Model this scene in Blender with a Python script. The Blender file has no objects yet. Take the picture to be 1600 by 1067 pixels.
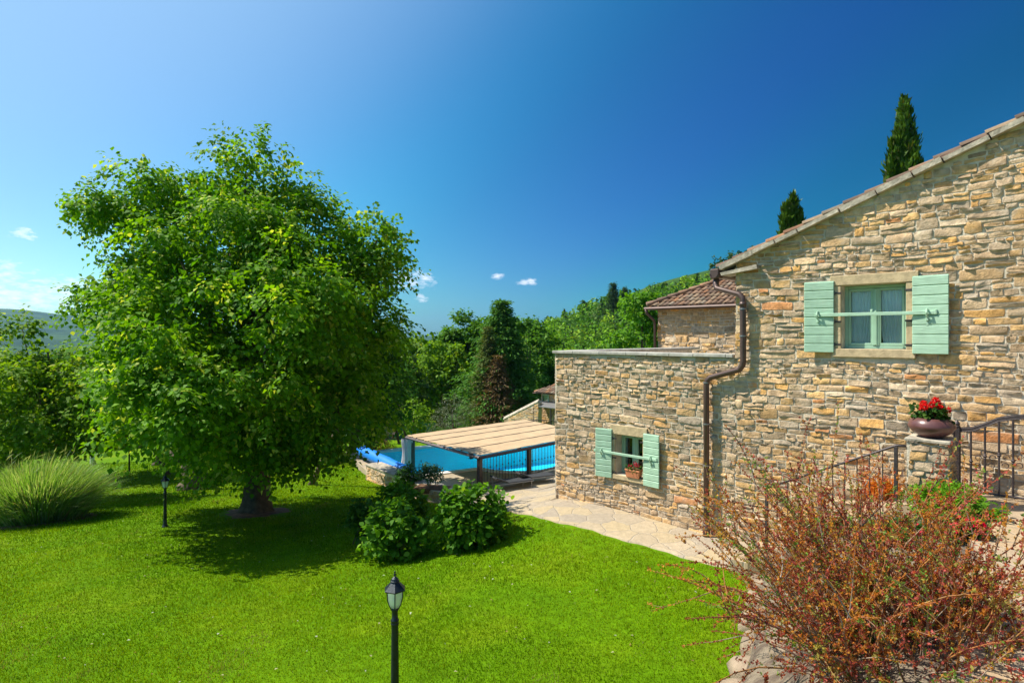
import bpy, math, random
import numpy as np
from mathutils import Vector, Matrix
from mathutils.geometry import tessellate_polygon

random.seed(7)
R = np.random.default_rng(11)
sc = bpy.context.scene
COL = sc.collection

# ------------------------------------------------------------------ camera
FPX = 933.333          # focal length in pixels of the 1600 px wide photo
HY = 526.0             # horizon row
CZ = 6.0               # eye height over the pool terrace
cam = bpy.data.cameras.new("camera")
cam.lens = 21.0
cam.sensor_width = 36.0
cam.shift_y = -7.5 / 1600
cam.clip_start = 0.05
cam.clip_end = 40000
camo = bpy.data.objects.new("camera", cam)
COL.objects.link(camo)
camo.location = (0, 0, CZ)
camo.rotation_euler = (math.radians(90), 0, 0)
sc.camera = camo

# ------------------------------------------------------------------ light
SUN_EL = math.radians(52)
SUN_TO = Vector((-0.98, 0.19, 0)).normalized()      # horizontal direction towards the sun
SUN_AZ = math.atan2(SUN_TO.x, SUN_TO.y)
sun = bpy.data.lights.new("sun", 'SUN')
sun.energy = 5.0
sun.angle = math.radians(0.5)
sun.color = (1.0, 0.94, 0.82)
suno = bpy.data.objects.new("sun", sun)
COL.objects.link(suno)
sv = Vector((SUN_TO.x * math.cos(SUN_EL), SUN_TO.y * math.cos(SUN_EL), math.sin(SUN_EL)))
suno.rotation_euler = sv.to_track_quat('Z', 'Y').to_euler()
suno.location = sv * 60

world = bpy.data.worlds.new("World")
sc.world = world
world.use_nodes = True
wn = world.node_tree
wn.nodes.clear()
wout = wn.nodes.new("ShaderNodeOutputWorld")
wbg = wn.nodes.new("ShaderNodeBackground")
wbg.inputs[1].default_value = 0.115
sky = wn.nodes.new("ShaderNodeTexSky")
sky.sky_type = 'NISHITA'
sky.sun_disc = False
sky.sun_elevation = SUN_EL
sky.sun_rotation = SUN_AZ
sky.altitude = 300
sky.air_density = 1.0
sky.dust_density = 0.6
sky.ozone_density = 3.0
hsv = wn.nodes.new("ShaderNodeHueSaturation")
hsv.inputs['Saturation'].default_value = 1.3
hsv.inputs['Value'].default_value = .85
wgm = wn.nodes.new("ShaderNodeGamma")
wgm.inputs[1].default_value = 1.12
wn.links.new(sky.outputs[0], wgm.inputs[0])
wn.links.new(wgm.outputs[0], hsv.inputs['Color'])
wtc = wn.nodes.new("ShaderNodeTexCoord")


def wmath(op, a, b=None, clamp=False):
    n = wn.nodes.new("ShaderNodeMath")
    n.operation = op
    n.use_clamp = clamp
    for i, v in enumerate((a, b)):
        if v is None:
            continue
        if isinstance(v, (int, float)):
            n.inputs[i].default_value = v
        else:
            wn.links.new(v, n.inputs[i])
    return n.outputs[0]


wsep = wn.nodes.new("ShaderNodeSeparateXYZ")
wn.links.new(wtc.outputs['Generated'], wsep.inputs[0])
w_az = wmath('ARCTAN2', wsep.outputs[0], wsep.outputs[1])
w_el = wmath('ARCSINE', wsep.outputs[2])
wns = wn.nodes.new("ShaderNodeTexNoise")
wns.inputs['Scale'].default_value = 60.0
wns.inputs['Detail'].default_value = 9
wns.inputs['Roughness'].default_value = 0.6
wmap = wn.nodes.new("ShaderNodeMapping")
wmap.inputs['Scale'].default_value = (1, 1, 2.6)
wn.links.new(wtc.outputs['Generated'], wmap.inputs[0])
wn.links.new(wmap.outputs[0], wns.inputs[0])
# small fair-weather clouds: (photo x, photo y, half width px, half height px, opacity)
CLOUDS = [(34, 366, 24, 9, .95), (60, 466, 150, 30, .95), (-60, 430, 120, 34, .8), (150, 455, 110, 22, .8), (640, 436, 40, 16, .8),
          (668, 434, 12, 8, .8), (658, 466, 12, 6, .9), (779, 432, 11, 5, .8), (823, 440, 15, 8, 1.0), (300, 505, 260, 12, .35)]
cl_total = None
for (cx, cy, hw, hh, op) in CLOUDS:
    ax = math.atan((cx - 800) / FPX)
    dist = math.sqrt((cx - 800) ** 2 + FPX ** 2)
    ex = math.atan((HY - cy) / dist)
    kx = FPX / ((cx - 800) ** 2 + FPX ** 2)
    da = wmath('DIVIDE', wmath('SUBTRACT', w_az, ax), hw * kx)
    de = wmath('DIVIDE', wmath('SUBTRACT', w_el, ex), hh / dist)
    r2 = wmath('ADD', wmath('MULTIPLY', da, da), wmath('MULTIPLY', de, de))
    m = wmath('SUBTRACT', 1.15, r2)
    m = wmath('ADD', m, wmath('MULTIPLY', wmath('SUBTRACT', wns.outputs[0], 0.52), 6.5))
    m = wmath('MULTIPLY', wmath('MULTIPLY', m, 0.45, True), wmath('MULTIPLY', wmath('SUBTRACT', 2.2, r2), 1.2, True))
    m = wmath('MULTIPLY', m, op)
    cl_total = m if cl_total is None else wmath('MAXIMUM', cl_total, m)
# a clear sky is darkest and deepest blue at right angles to the sun and pale towards it
wdot = wn.nodes.new("ShaderNodeVectorMath")
wdot.operation = 'DOT_PRODUCT'
wn.links.new(wtc.outputs['Generated'], wdot.inputs[0])
wdot.inputs[1].default_value = tuple(sv)
wd01 = wmath('MULTIPLY_ADD', wdot.outputs['Value'], 0.5)
wd01.node.inputs[2].default_value = 0.5


def wramp(stops):
    r = wn.nodes.new("ShaderNodeValToRGB")
    r.color_ramp.interpolation = 'B_SPLINE'
    el = r.color_ramp.elements
    while len(el) < len(stops):
        el.new(.5)
    for e, (d, c) in zip(el, stops):
        e.position = (d + 1) / 2
        e.color = (c[0], c[1], c[2], 1)
    wn.links.new(wd01, r.inputs[0])
    return r.outputs[0]


def wmixc(mode, fac, a, b):
    n = wn.nodes.new("ShaderNodeMix")
    n.data_type = 'RGBA'
    n.blend_type = mode
    for i, v in ((0, fac), (6, a), (7, b)):
        if hasattr(v, 'node'):
            wn.links.new(v, n.inputs[i])
        elif i == 0:
            n.inputs[0].default_value = v
        else:
            n.inputs[i].default_value = (*v, 1)
    return n.outputs[2]


POL = wramp([(-.6, (.9, .95, .95)), (-.25, (.10, .38, .42)), (-.03, (.0, .34, .37)), (.04, (.05, .41, .45)), (.16, (.18, .39, .58)), (.32, (.28, .61, .62)), (.44, (.45, .90, .77)), (.6, (.95, .97, .85))])
PALE = wramp([(.36, (0,) * 3), (.48, (.02,) * 3), (.60, (.30,) * 3), (.70, (.54,) * 3), (.80, (.64,) * 3)])
sky_c = wmixc('MULTIPLY', 1.0, hsv.outputs[0], POL)
sky_c = wmixc('MIX', PALE, sky_c, (2.8, 4.3, 6.0))
wmix = wn.nodes.new("ShaderNodeMix")
wmix.data_type = 'RGBA'
wn.links.new(cl_total, wmix.inputs[0])
wn.links.new(sky_c, wmix.inputs[6])
wmix.inputs[7].default_value = (7.2, 7.4, 7.8, 1)
wn.links.new(wmix.outputs[2], wbg.inputs[0])
wn.links.new(wbg.outputs[0], wout.inputs[0])

sc.view_settings.view_transform = 'Standard'
sc.view_settings.look = 'None'
sc.view_settings.gamma = 1
sc.view_settings.exposure = 0.65
sc.cycles.max_bounces = 8
sc.cycles.transparent_max_bounces = 16
sc.cycles.transmission_bounces = 6
sc.cycles.sample_clamp_indirect = 6

# ------------------------------------------------------------------ frames
DX, DY = 0.7134, 0.7008      # local x axis of the house = (DX, -DY); local y (into the wall) = (DY, DX)
SW = 11.0                    # distance of the facade plane


def at(px, py, z):           # photo pixel on the level z -> world
    t = (CZ - z) * FPX / (py - HY)
    return np.array(((px - 800) / FPX * t, t, z))


def att(px, py, t):          # photo pixel at depth t -> world
    return np.array(((px - 800) / FPX * t, t, CZ + (HY - py) / FPX * t))


def loc(V):                  # house frame (x along wall, y depth from the eye, z) -> world
    V = np.asarray(V, float)
    o = V.copy()
    o[..., 0] = V[..., 0] * DX + V[..., 1] * DY
    o[..., 1] = -V[..., 0] * DY + V[..., 1] * DX
    return o


def wl(px, py, S=SW):        # photo pixel on the plane y=S of the house frame -> local (x, z)
    a = (px - 800) / FPX
    t = S / (a * DY + DX)
    return a * t * DX - t * DY, CZ + (HY - py) / FPX * t


# ------------------------------------------------------------------ scene helpers
WM = {}                      # object -> world matrix (numpy)


def thing(name, label, cat, at_=(0, 0, 0), group=None, rz=0.0, kind=None):
    o = bpy.data.objects.new(name, None)
    o.empty_display_size = 0.2
    COL.objects.link(o)
    o.location = tuple(float(v) for v in at_)
    o.rotation_euler = (0, 0, rz)
    o['label'] = label
    o['category'] = cat
    if group:
        o['group'] = group
    if kind:
        o['kind'] = kind
    WM[o] = np.array(Matrix.Translation(o.location) @ Matrix.Rotation(rz, 4, 'Z'))
    return o


def tag(o, label=None, cat=None, group=None, kind=None):
    if label:
        o['label'] = label
    if cat:
        o['category'] = cat
    if group:
        o['group'] = group
    if kind:
        o['kind'] = kind
    return o


def mk(name, V, F, mats, parent=None, col=None, smooth=False, midx=None):
    V = np.asarray(V, float).reshape(-1, 3)
    if parent is not None:
        M = np.linalg.inv(WM[parent])
        V = V @ M[:3, :3].T + M[:3, 3]
    me = bpy.data.meshes.new(name)
    if isinstance(F, np.ndarray):
        nf, k = F.shape
        me.vertices.add(len(V))
        me.vertices.foreach_set("co", V.astype(np.float32).ravel())
        me.loops.add(nf * k)
        me.loops.foreach_set("vertex_index", F.astype(np.int32).ravel())
        me.polygons.add(nf)
        me.polygons.foreach_set("loop_start", np.arange(0, nf * k, k, dtype=np.int32))
        me.polygons.foreach_set("loop_total", np.full(nf, k, dtype=np.int32))
        me.update(calc_edges=True)
    else:
        me.from_pydata(V.tolist(), [], F)
    if not isinstance(mats, (list, tuple)):
        mats = [mats]
    for m in mats:
        me.materials.append(m)
    if midx is not None:
        me.polygons.foreach_set("material_index", np.asarray(midx, dtype=np.int32))
    if smooth:
        me.polygons.foreach_set("use_smooth", np.ones(len(me.polygons), dtype=bool))
    if col is not None:
        c = np.asarray(col, float)
        if c.shape[1] == 3:
            c = np.hstack([c, np.ones((len(c), 1))])
        a = me.color_attributes.new("Col", 'FLOAT_COLOR', 'POINT')
        a.data.foreach_set("color", c.astype(np.float32).ravel())
    me.validate(clean_customdata=False)
    o = bpy.data.objects.new(name, me)
    COL.objects.link(o)
    if parent is not None:
        o.parent = parent
        WM[o] = WM[parent]
    else:
        WM[o] = np.eye(4)
    return o


def copy_tree(o, parent=None):
    c = o.copy()
    COL.objects.link(c)
    c.parent = parent
    for ch in list(o.children):
        copy_tree(ch, c)
    return c


class MB:
    """collects shapes of one mesh"""
    def __init__(self):
        self.V, self.F, self.M = [], [], []

    def add(self, V, F, m=0):
        b = len(self.V)
        self.V += [tuple(map(float, v)) for v in V]
        self.F += [tuple(i + b for i in f) for f in F]
        self.M += [m] * len(F)

    def box(self, c, s, m=0, bev=0.0, rz=0.0, f=None):
        """box with optional chamfer of its vertical and horizontal edges"""
        x, y, z = s[0] / 2, s[1] / 2, s[2] / 2
        b = min(bev, x * .9, y * .9, z * .9)
        if b <= 0:
            P = [(sx * x, sy * y, sz * z) for sx in (-1, 1) for sy in (-1, 1) for sz in (-1, 1)]
            Q = [(0, 1, 3, 2), (4, 6, 7, 5), (0, 4, 5, 1), (2, 3, 7, 6), (0, 2, 6, 4), (1, 5, 7, 3)]
        else:
            rings = [(-z, b), (-z + b, 0), (z - b, 0), (z, b)]
            P, Q = [], []
            for (zz, ins) in rings:
                X, Y = x - ins, y - ins
                c8 = b if ins == 0 else b * .5
                P += [(-X + c8, -Y, zz), (X - c8, -Y, zz), (X, -Y + c8, zz), (X, Y - c8, zz),
                      (X - c8, Y, zz), (-X + c8, Y, zz), (-X, Y - c8, zz), (-X, -Y + c8, zz)]
            for r in range(3):
                for i in range(8):
                    j = (i + 1) % 8
                    Q.append((r * 8 + i, r * 8 + j, r * 8 + 8 + j, r * 8 + 8 + i))
            Q.append(tuple(range(7, -1, -1)))
            Q.append(tuple(range(24, 32)))
        cr, sr = math.cos(rz), math.sin(rz)
        P = [(p[0] * cr - p[1] * sr + c[0], p[0] * sr + p[1] * cr + c[1], p[2] + c[2]) for p in P]
        if f is not None:
            P = [tuple(f(np.array(p))) for p in P]
        self.add(P, Q, m)

    def tube(self, pts, rad, n=8, m=0, cap=True):
        pts = [np.array(p, float) for p in pts]
        k = len(pts)
        if isinstance(rad, (int, float)):
            rad = [rad] * k
        P, Q = [], []
        up = None
        for i in range(k):
            if i == 0:
                d = pts[1] - pts[0]
            elif i == k - 1:
                d = pts[-1] - pts[-2]
            else:
                a, b_ = pts[i] - pts[i - 1], pts[i + 1] - pts[i]
                d = a / (np.linalg.norm(a) + 1e-9) + b_ / (np.linalg.norm(b_) + 1e-9)
            d = d / (np.linalg.norm(d) + 1e-9)
            if up is None:
                up = np.array((0, 0, 1.)) if abs(d[2]) < .9 else np.array((0, 1., 0))
            s = np.cross(d, up)
            s /= np.linalg.norm(s) + 1e-9
            up = np.cross(s, d)
            for j in range(n):
                an = 2 * math.pi * j / n
                P.append(pts[i] + rad[i] * (math.cos(an) * s + math.sin(an) * up))
        for i in range(k - 1):
            for j in range(n):
                j2 = (j + 1) % n
                Q.append((i * n + j, i * n + j2, i * n + n + j2, i * n + n + j))
        if cap:
            Q.append(tuple(range(n - 1, -1, -1)))
            Q.append(tuple(range((k - 1) * n, k * n)))
        self.add(P, Q, m)

    def lathe(self, c, prof, n=16, m=0, squash=1.0):
        P, Q = [], []
        for (r, z) in prof:
            for j in range(n):
                an = 2 * math.pi * j / n
                P.append((c[0] + r * math.cos(an), c[1] + r * math.sin(an) * squash, c[2] + z))
        for i in range(len(prof) - 1):
            for j in range(n):
                j2 = (j + 1) % n
                Q.append((i * n + j, i * n + j2, i * n + n + j2, i * n + n + j))
        Q.append(tuple(range(n - 1, -1, -1)))
        Q.append(tuple(range((len(prof) - 1) * n, len(prof) * n)))
        self.add(P, Q, m)

    def poly_slab(self, pts, z0, z1, m=0):
        """pts: list of xy counter clockwise"""
        k = len(pts)
        P = [(p[0], p[1], z0) for p in pts] + [(p[0], p[1], z1) for p in pts]
        Q = [tuple(range(k - 1, -1, -1)), tuple(range(k, 2 * k))]
        for i in range(k):
            j = (i + 1) % k
            Q.append((i, j, k + j, k + i))
        self.add(P, Q, m)

    def build(self, name, mats, parent=None, smooth=False, frame=None):
        V = np.array(self.V)
        if frame:
            V = frame(V)
        return mk(name, V, self.F, mats, parent, smooth=smooth, midx=self.M)


def vnoise(p, s=1.0, seed=0):
    """cheap smooth noise in [-1,1] for arrays (...,3)"""
    p = np.asarray(p) * s
    r = np.zeros(p.shape[:-1])
    rg = np.random.default_rng(seed + 100)
    for k in range(6):
        f = rg.normal(size=3) * (1 + k * .55)
        r = r + np.sin(p @ f + rg.uniform(0, 6.28)) / (1 + k * .45)
    return r / 2.6


# ------------------------------------------------------------------ materials
def nmat(name):
    m = bpy.data.materials.new(name)
    m.use_nodes = True
    nt = m.node_tree
    nt.nodes.clear()
    out = nt.nodes.new("ShaderNodeOutputMaterial")
    b = nt.nodes.new("ShaderNodeBsdfPrincipled")
    nt.links.new(b.outputs[0], out.inputs[0])
    return m, nt, b, out


def node(nt, typ, **kw):
    n = nt.nodes.new(typ)
    for k, v in kw.items():
        if k in n.bl_rna.properties:
            setattr(n, k, v)
        else:
            n.inputs[k].default_value = v
    return n


def rgba(c):
    return (c[0], c[1], c[2], 1)


def coords(nt, obj=True, scale=None):
    tc = nt.nodes.new("ShaderNodeNewGeometry") if not obj else nt.nodes.new("ShaderNodeTexCoord")
    o = tc.outputs['Position'] if not obj else tc.outputs['Object']
    if scale:
        mp = nt.nodes.new("ShaderNodeMapping")
        mp.inputs['Scale'].default_value = scale
        nt.links.new(o, mp.inputs[0])
        o = mp.outputs[0]
    return o


def noise(nt, vec, scale, detail=4, rough=.55):
    n = nt.nodes.new("ShaderNodeTexNoise")
    n.inputs['Scale'].default_value = scale
    n.inputs['Detail'].default_value = detail
    n.inputs['Roughness'].default_value = rough
    nt.links.new(vec, n.inputs['Vector'])
    return n.outputs[0]


def ramp(nt, fac, stops):
    r = nt.nodes.new("ShaderNodeValToRGB")
    el = r.color_ramp.elements
    while len(el) < len(stops):
        el.new(0.5)
    for e, (p, c) in zip(el, stops):
        e.position = p
        e.color = rgba(c)
    nt.links.new(fac, r.inputs[0])
    return r.outputs[0]


def mixc(nt, fac, a, b, mode='MIX'):
    n = nt.nodes.new("ShaderNodeMix")
    n.data_type = 'RGBA'
    n.blend_type = mode
    for i, v in ((0, fac), (6, a), (7, b)):
        if hasattr(v, 'node'):
            nt.links.new(v, n.inputs[i])
        elif i == 0:
            n.inputs[0].default_value = v
        else:
            n.inputs[i].default_value = rgba(v)
    return n.outputs[2]


def bump(nt, b, h, dist=.01, strength=1.0):
    n = nt.nodes.new("ShaderNodeBump")
    n.inputs['Distance'].default_value = dist
    n.inputs['Strength'].default_value = strength
    nt.links.new(h, n.inputs['Height'])
    nt.links.new(n.outputs[0], b.inputs['Normal'])


def plain(name, c, rough=.6, var=.15, scale=8, bmp=.0, metal=0.0, obj=True, c2=None, bscale=None):
    m, nt, b, _ = nmat(name)
    v = coords(nt, obj)
    f = noise(nt, v, scale, 5)
    d = tuple(x * (1 - var) for x in c)
    e = c2 if c2 else tuple(min(1, x * (1 + var)) for x in c)
    nt.links.new(ramp(nt, f, [(.3, d), (.7, e)]), b.inputs['Base Color'])
    b.inputs['Roughness'].default_value = rough
    b.inputs['Metallic'].default_value = metal
    if bmp:
        bump(nt, b, noise(nt, v, bscale or scale * 3, 6, .65), bmp)
    return m


def vcol_mat(name, rough=.85, nscale=14, nvar=.35, bmp=.006, bscale=40, tint=None, smear=None):
    m, nt, b, _ = nmat(name)
    at_ = nt.nodes.new("ShaderNodeAttribute")
    at_.attribute_name = "Col"
    v = coords(nt, False)
    f = noise(nt, v, nscale, 6, .62)
    g = ramp(nt, f, [(.25, (1 - nvar,) * 3), (.75, (1 + nvar * .55,) * 3)])
    c = mixc(nt, 1.0, at_.outputs[0], g, 'MULTIPLY')
    if smear:
        k = ramp(nt, noise(nt, v, 2.3, 8, .72), [(.53, (0,) * 3), (.68, (.65,) * 3)])
        c = mixc(nt, k, c, smear)
        k2 = ramp(nt, noise(nt, v, .7, 5, .6), [(.35, (.82, .80, .78)), (.65, (1.08, 1.07, 1.05))])
        c = mixc(nt, 1.0, c, k2, 'MULTIPLY')
    nt.links.new(c, b.inputs['Base Color'])
    b.inputs['Roughness'].default_value = rough
    bump(nt, b, noise(nt, v, bscale, 7, .7), bmp)
    return m


def leaf_mat(name, trans=.35, rough=.6, gain=1.0, spec=.16):
    m, nt, b, out = nmat(name)
    at_ = nt.nodes.new("ShaderNodeAttribute")
    at_.attribute_name = "Col"
    nt.links.new(at_.outputs[0], b.inputs['Base Color'])
    b.inputs['Roughness'].default_value = rough
    b.inputs['Specular IOR Level'].default_value = spec
    tr = nt.nodes.new("ShaderNodeBsdfTranslucent")
    c = mixc(nt, 1.0, at_.outputs[0], (1.5 * gain, 1.35 * gain, .5 * gain), 'MULTIPLY')
    nt.links.new(c, tr.inputs[0])
    mx = nt.nodes.new("ShaderNodeMixShader")
    mx.inputs[0].default_value = trans
    nt.links.new(b.outputs[0], mx.inputs[1])
    nt.links.new(tr.outputs[0], mx.inputs[2])
    nt.links.new(mx.outputs[0], out.inputs[0])
    return m


def flag_mat(name, scale=2.1, ca=(.40, .32, .22), cb=(.34, .28, .21), cc=(.44, .34, .20), joint=(.36, .31, .24)):
    m, nt, b, _ = nmat(name)
    v = coords(nt, False, (1, 1, 0))
    wob = nt.nodes.new("ShaderNodeTexNoise")
    wob.inputs['Scale'].default_value = 3.0
    nt.links.new(v, wob.inputs['Vector'])
    add = nt.nodes.new("ShaderNodeVectorMath")
    add.operation = 'MULTIPLY_ADD'
    nt.links.new(wob.outputs[1], add.inputs[0])
    add.inputs[1].default_value = (.22, .22, 0)
    nt.links.new(v, add.inputs[2])
    vo = nt.nodes.new("ShaderNodeTexVoronoi")
    vo.voronoi_dimensions = '2D'
    vo.inputs['Scale'].default_value = scale
    nt.links.new(add.outputs[0], vo.inputs['Vector'])
    ve = nt.nodes.new("ShaderNodeTexVoronoi")
    ve.voronoi_dimensions = '2D'
    ve.feature = 'DISTANCE_TO_EDGE'
    ve.inputs['Scale'].default_value = scale
    nt.links.new(add.outputs[0], ve.inputs['Vector'])
    sepc = nt.nodes.new("ShaderNodeSeparateColor")
    nt.links.new(vo.outputs['Color'], sepc.inputs[0])
    c = ramp(nt, sepc.outputs[0], [(0, cb), (.35, ca), (.7, cc), (1, tuple(x * 1.12 for x in ca))])
    g = ramp(nt, noise(nt, v, 9, 7, .65), [(.3, (.78,) * 3), (.7, (1.12,) * 3)])
    c = mixc(nt, 1.0, c, g, 'MULTIPLY')
    e = ramp(nt, ve.outputs['Distance'], [(.008, (.25,) * 3), (.035, (1,) * 3)])
    c = mixc(nt, e, joint, c)
    nt.links.new(c, b.inputs['Base Color'])
    b.inputs['Roughness'].default_value = .8
    hm = nt.nodes.new("ShaderNodeMath")
    hm.operation = 'MULTIPLY_ADD'
    hm.inputs[1].default_value = 1.0
    nt.links.new(e, hm.inputs[0])
    nt.links.new(noise(nt, v, 22, 6, .7), hm.inputs[2])
    bump(nt, b, hm.outputs[0], .012)
    return m


M = {}
M['stone'] = vcol_mat("rubble_stone", nvar=.5, nscale=11, bmp=.022, bscale=26, smear=(.60, .50, .38))
M['mortar'] = plain("mortar", (.60, .52, .40), .95, .2, 7, .02, obj=False, bscale=24)
M['dressed'] = plain("dressed_stone", (.50, .38, .22), .85, .25, 9, .008, obj=False, bscale=35)
M['slab'] = plain("roof_slab_stone", (.40, .35, .27), .9, .4, 5, .02, obj=False)
M['coping'] = plain("coping_stone", (.40, .38, .33), .85, .3, 4, .01, obj=False)
M['tile'] = vcol_mat("roof_tile", nvar=.35, nscale=9, bmp=.006, bscale=30)
M['green'] = plain("sage_green_paint", (.37, .56, .40), .55, .10, 6, .004, obj=False)
def grain(m):
    nt = m.node_tree
    b = next(n for n in nt.nodes if n.type == 'BSDF_PRINCIPLED')
    v = coords(nt, False, (5, 5, 85))
    f = noise(nt, v, 1.0, 5, .6)
    old = b.inputs['Base Color'].links[0].from_socket
    g = ramp(nt, f, [(.3, (.86, .87, .86)), (.6, (1.05, 1.04, 1.05))])
    w = ramp(nt, noise(nt, coords(nt, False), 3.1, 8, .75), [(.60, (0,) * 3), (.72, (.35,) * 3)])
    c = mixc(nt, w, mixc(nt, 1.0, old, g, 'MULTIPLY'), (.50, .56, .44))
    nt.links.new(c, b.inputs['Base Color'])
    bump(nt, b, f, .006)


grain(M['green'])
M['brown'] = plain("brown_gutter_metal", (.10, .062, .052), .42, .15, 3, 0, .3, obj=False)
M['iron'] = plain("wrought_iron", (.075, .06, .06), .5, .3, 20, .002, .5, obj=False)
M['lampiron'] = plain("lamp_cast_iron", (.02, .028, .034), .38, .3, 20, .002, .4, obj=False)
M['frame'] = plain("green_window_frame", (.30, .48, .34), .5, .08, 6, 0, obj=False)
M['white'] = plain("white_cloth", (.75, .75, .74), .8, .06, 5, 0, obj=False)
M['drape'] = plain("grey_drape", (.46, .45, .47), .85, .1, 5, 0, obj=False)
M['curtain'] = plain("window_curtain", (.82, .84, .82), .9, .08, 5, 0, obj=False)
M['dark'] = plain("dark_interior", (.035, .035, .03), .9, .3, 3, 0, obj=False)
M['flag'] = flag_mat("flagstone_paving")
M['flag2'] = flag_mat("terrace_flagstone", 1.7, (.42, .31, .20), (.36, .28, .20), (.46, .32, .18), (.34, .28, .21))
M['soil'] = plain("garden_soil", (.15, .075, .035), .95, .4, 6, .03, obj=False)
M['bark'] = plain("tree_bark", (.11, .08, .045), .95, .45, 7, .03, obj=False, bscale=18)
M['oldbark'] = plain("olive_bark", (.12, .095, .06), .95, .5, 6, .05, obj=False, bscale=10)
M['terracotta'] = plain("terracotta", (.55, .20, .09), .7, .15, 8, .002, obj=False)
M['bowl'] = plain("glazed_bowl", (.13, .055, .05), .3, .25, 5, .002, obj=False)
M['coping_white'] = plain("pool_coping", (.72, .70, .66), .7, .1, 4, .003, obj=False)
M['liner'] = plain("pool_liner", (.01, .84, 1.0), .5, .05, 2, 0, obj=False)
M['liner_depth_shade'] = plain("depth_shade_pool_liner", (.01, .66, 1.0), .5, .05, 2, 0, obj=False)
M['cover'] = plain("blue_pool_cover", (.004, .20, .72), .5, .12, 12, .004, obj=False)
M['fabric'] = plain("charcoal_fabric", (.03, .032, .036), .8, .2, 10, 0, obj=False)
M['greymetal'] = plain("grey_metal", (.3, .3, .3), .4, .1, 5, 0, .6, obj=False)
M['wood'] = plain("dark_timber", (.055, .035, .022), .8, .3, 9, .01, obj=False)
M['rock'] = plain("garden_rock", (.30, .225, .15), .9, .35, 4, .03, obj=False, bscale=12)
M['netting'] = plain("green_net", (.03, .16, .11), .8, .2, 6, 0, obj=False)
M['leaf'] = leaf_mat("leaf_green", .45)
M['grass'] = leaf_mat("grass_blade", .35, .8, 1.0, .03)
M['leafdark'] = leaf_mat("leaf_waxy", .2, .4)
M['farleaf'] = leaf_mat("leaf_far", .25, .7)
M['petal'] = leaf_mat("petal", .3, .5, .8)
M['twig'] = vcol_mat("twig", nvar=.3, nscale=20, bmp=.001)


def reed_mat():
    m, nt, b, _ = nmat("reed_matting")
    v = coords(nt, True)
    mp = nt.nodes.new("ShaderNodeMapping")
    mp.inputs['Rotation'].default_value = (0, 0, 0)
    mp.inputs['Scale'].default_value = (90, 3, 3)
    nt.links.new(v, mp.inputs[0])
    f = noise(nt, mp.outputs[0], 1.0, 4, .6)
    f2 = noise(nt, v, 1.3, 4, .6)
    c = ramp(nt, f, [(.25, (.38, .25, .13)), (.7, (.62, .45, .27))])
    g = ramp(nt, f2, [(.3, (.85,) * 3), (.7, (1.08,) * 3)])
    nt.links.new(mixc(nt, 1.0, c, g, 'MULTIPLY'), b.inputs['Base Color'])
    b.inputs['Roughness'].default_value = .9
    bump(nt, b, f, .01)
    return m


M['reed'] = reed_mat()


def water_mat():
    m, nt, b, out = nmat("pool_water")
    nt.nodes.remove(b)
    v = coords(nt, False)
    gl = nt.nodes.new("ShaderNodeBsdfGlossy")
    gl.inputs['Roughness'].default_value = .03
    tr = nt.nodes.new("ShaderNodeBsdfTransparent")
    tr.inputs[0].default_value = (.95, 1, 1, 1)
    fr = nt.nodes.new("ShaderNodeFresnel")
    fr.inputs[0].default_value = 1.12
    bp = nt.nodes.new("ShaderNodeBump")
    bp.inputs['Distance'].default_value = .02
    nt.links.new(noise(nt, v, 3.0, 3), bp.inputs['Height'])
    nt.links.new(bp.outputs[0], gl.inputs['Normal'])
    nt.links.new(bp.outputs[0], fr.inputs['Normal'])
    mx = nt.nodes.new("ShaderNodeMixShader")
    nt.links.new(fr.outputs[0], mx.inputs[0])
    nt.links.new(tr.outputs[0], mx.inputs[1])
    nt.links.new(gl.outputs[0], mx.inputs[2])
    nt.links.new(mx.outputs[0], out.inputs[0])
    return m


def glass_mat(name, tint=(.9, .95, .95), white=0.0):
    m, nt, b, out = nmat(name)
    nt.nodes.remove(b)
    gl = nt.nodes.new("ShaderNodeBsdfGlossy")
    gl.inputs['Roughness'].default_value = .02
    tr = nt.nodes.new("ShaderNodeBsdfTransparent")
    tr.inputs[0].default_value = rgba(tint)
    fr = nt.nodes.new("ShaderNodeFresnel")
    fr.inputs[0].default_value = 1.5
    mx = nt.nodes.new("ShaderNodeMixShader")
    nt.links.new(fr.outputs[0], mx.inputs[0])
    nt.links.new(tr.outputs[0], mx.inputs[1])
    nt.links.new(gl.outputs[0], mx.inputs[2])
    last = mx
    if white:
        df = nt.nodes.new("ShaderNodeBsdfTranslucent")
        df.inputs[0].default_value = (.62, .68, .62, 1)
        d2 = nt.nodes.new("ShaderNodeBsdfDiffuse")
        d2.inputs[0].default_value = (.45, .5, .44, 1)
        a = nt.nodes.new("ShaderNodeAddShader")
        nt.links.new(df.outputs[0], a.inputs[0])
        nt.links.new(d2.outputs[0], a.inputs[1])
        m2 = nt.nodes.new("ShaderNodeMixShader")
        m2.inputs[0].default_value = white
        nt.links.new(mx.outputs[0], m2.inputs[1])
        nt.links.new(a.outputs[0], m2.inputs[2])
        last = m2
    nt.links.new(last.outputs[0], out.inputs[0])
    return m


M['water'] = water_mat()
M['glass'] = glass_mat("window_glass")
M['frost'] = glass_mat("lamp_glass", white=.6)

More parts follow.
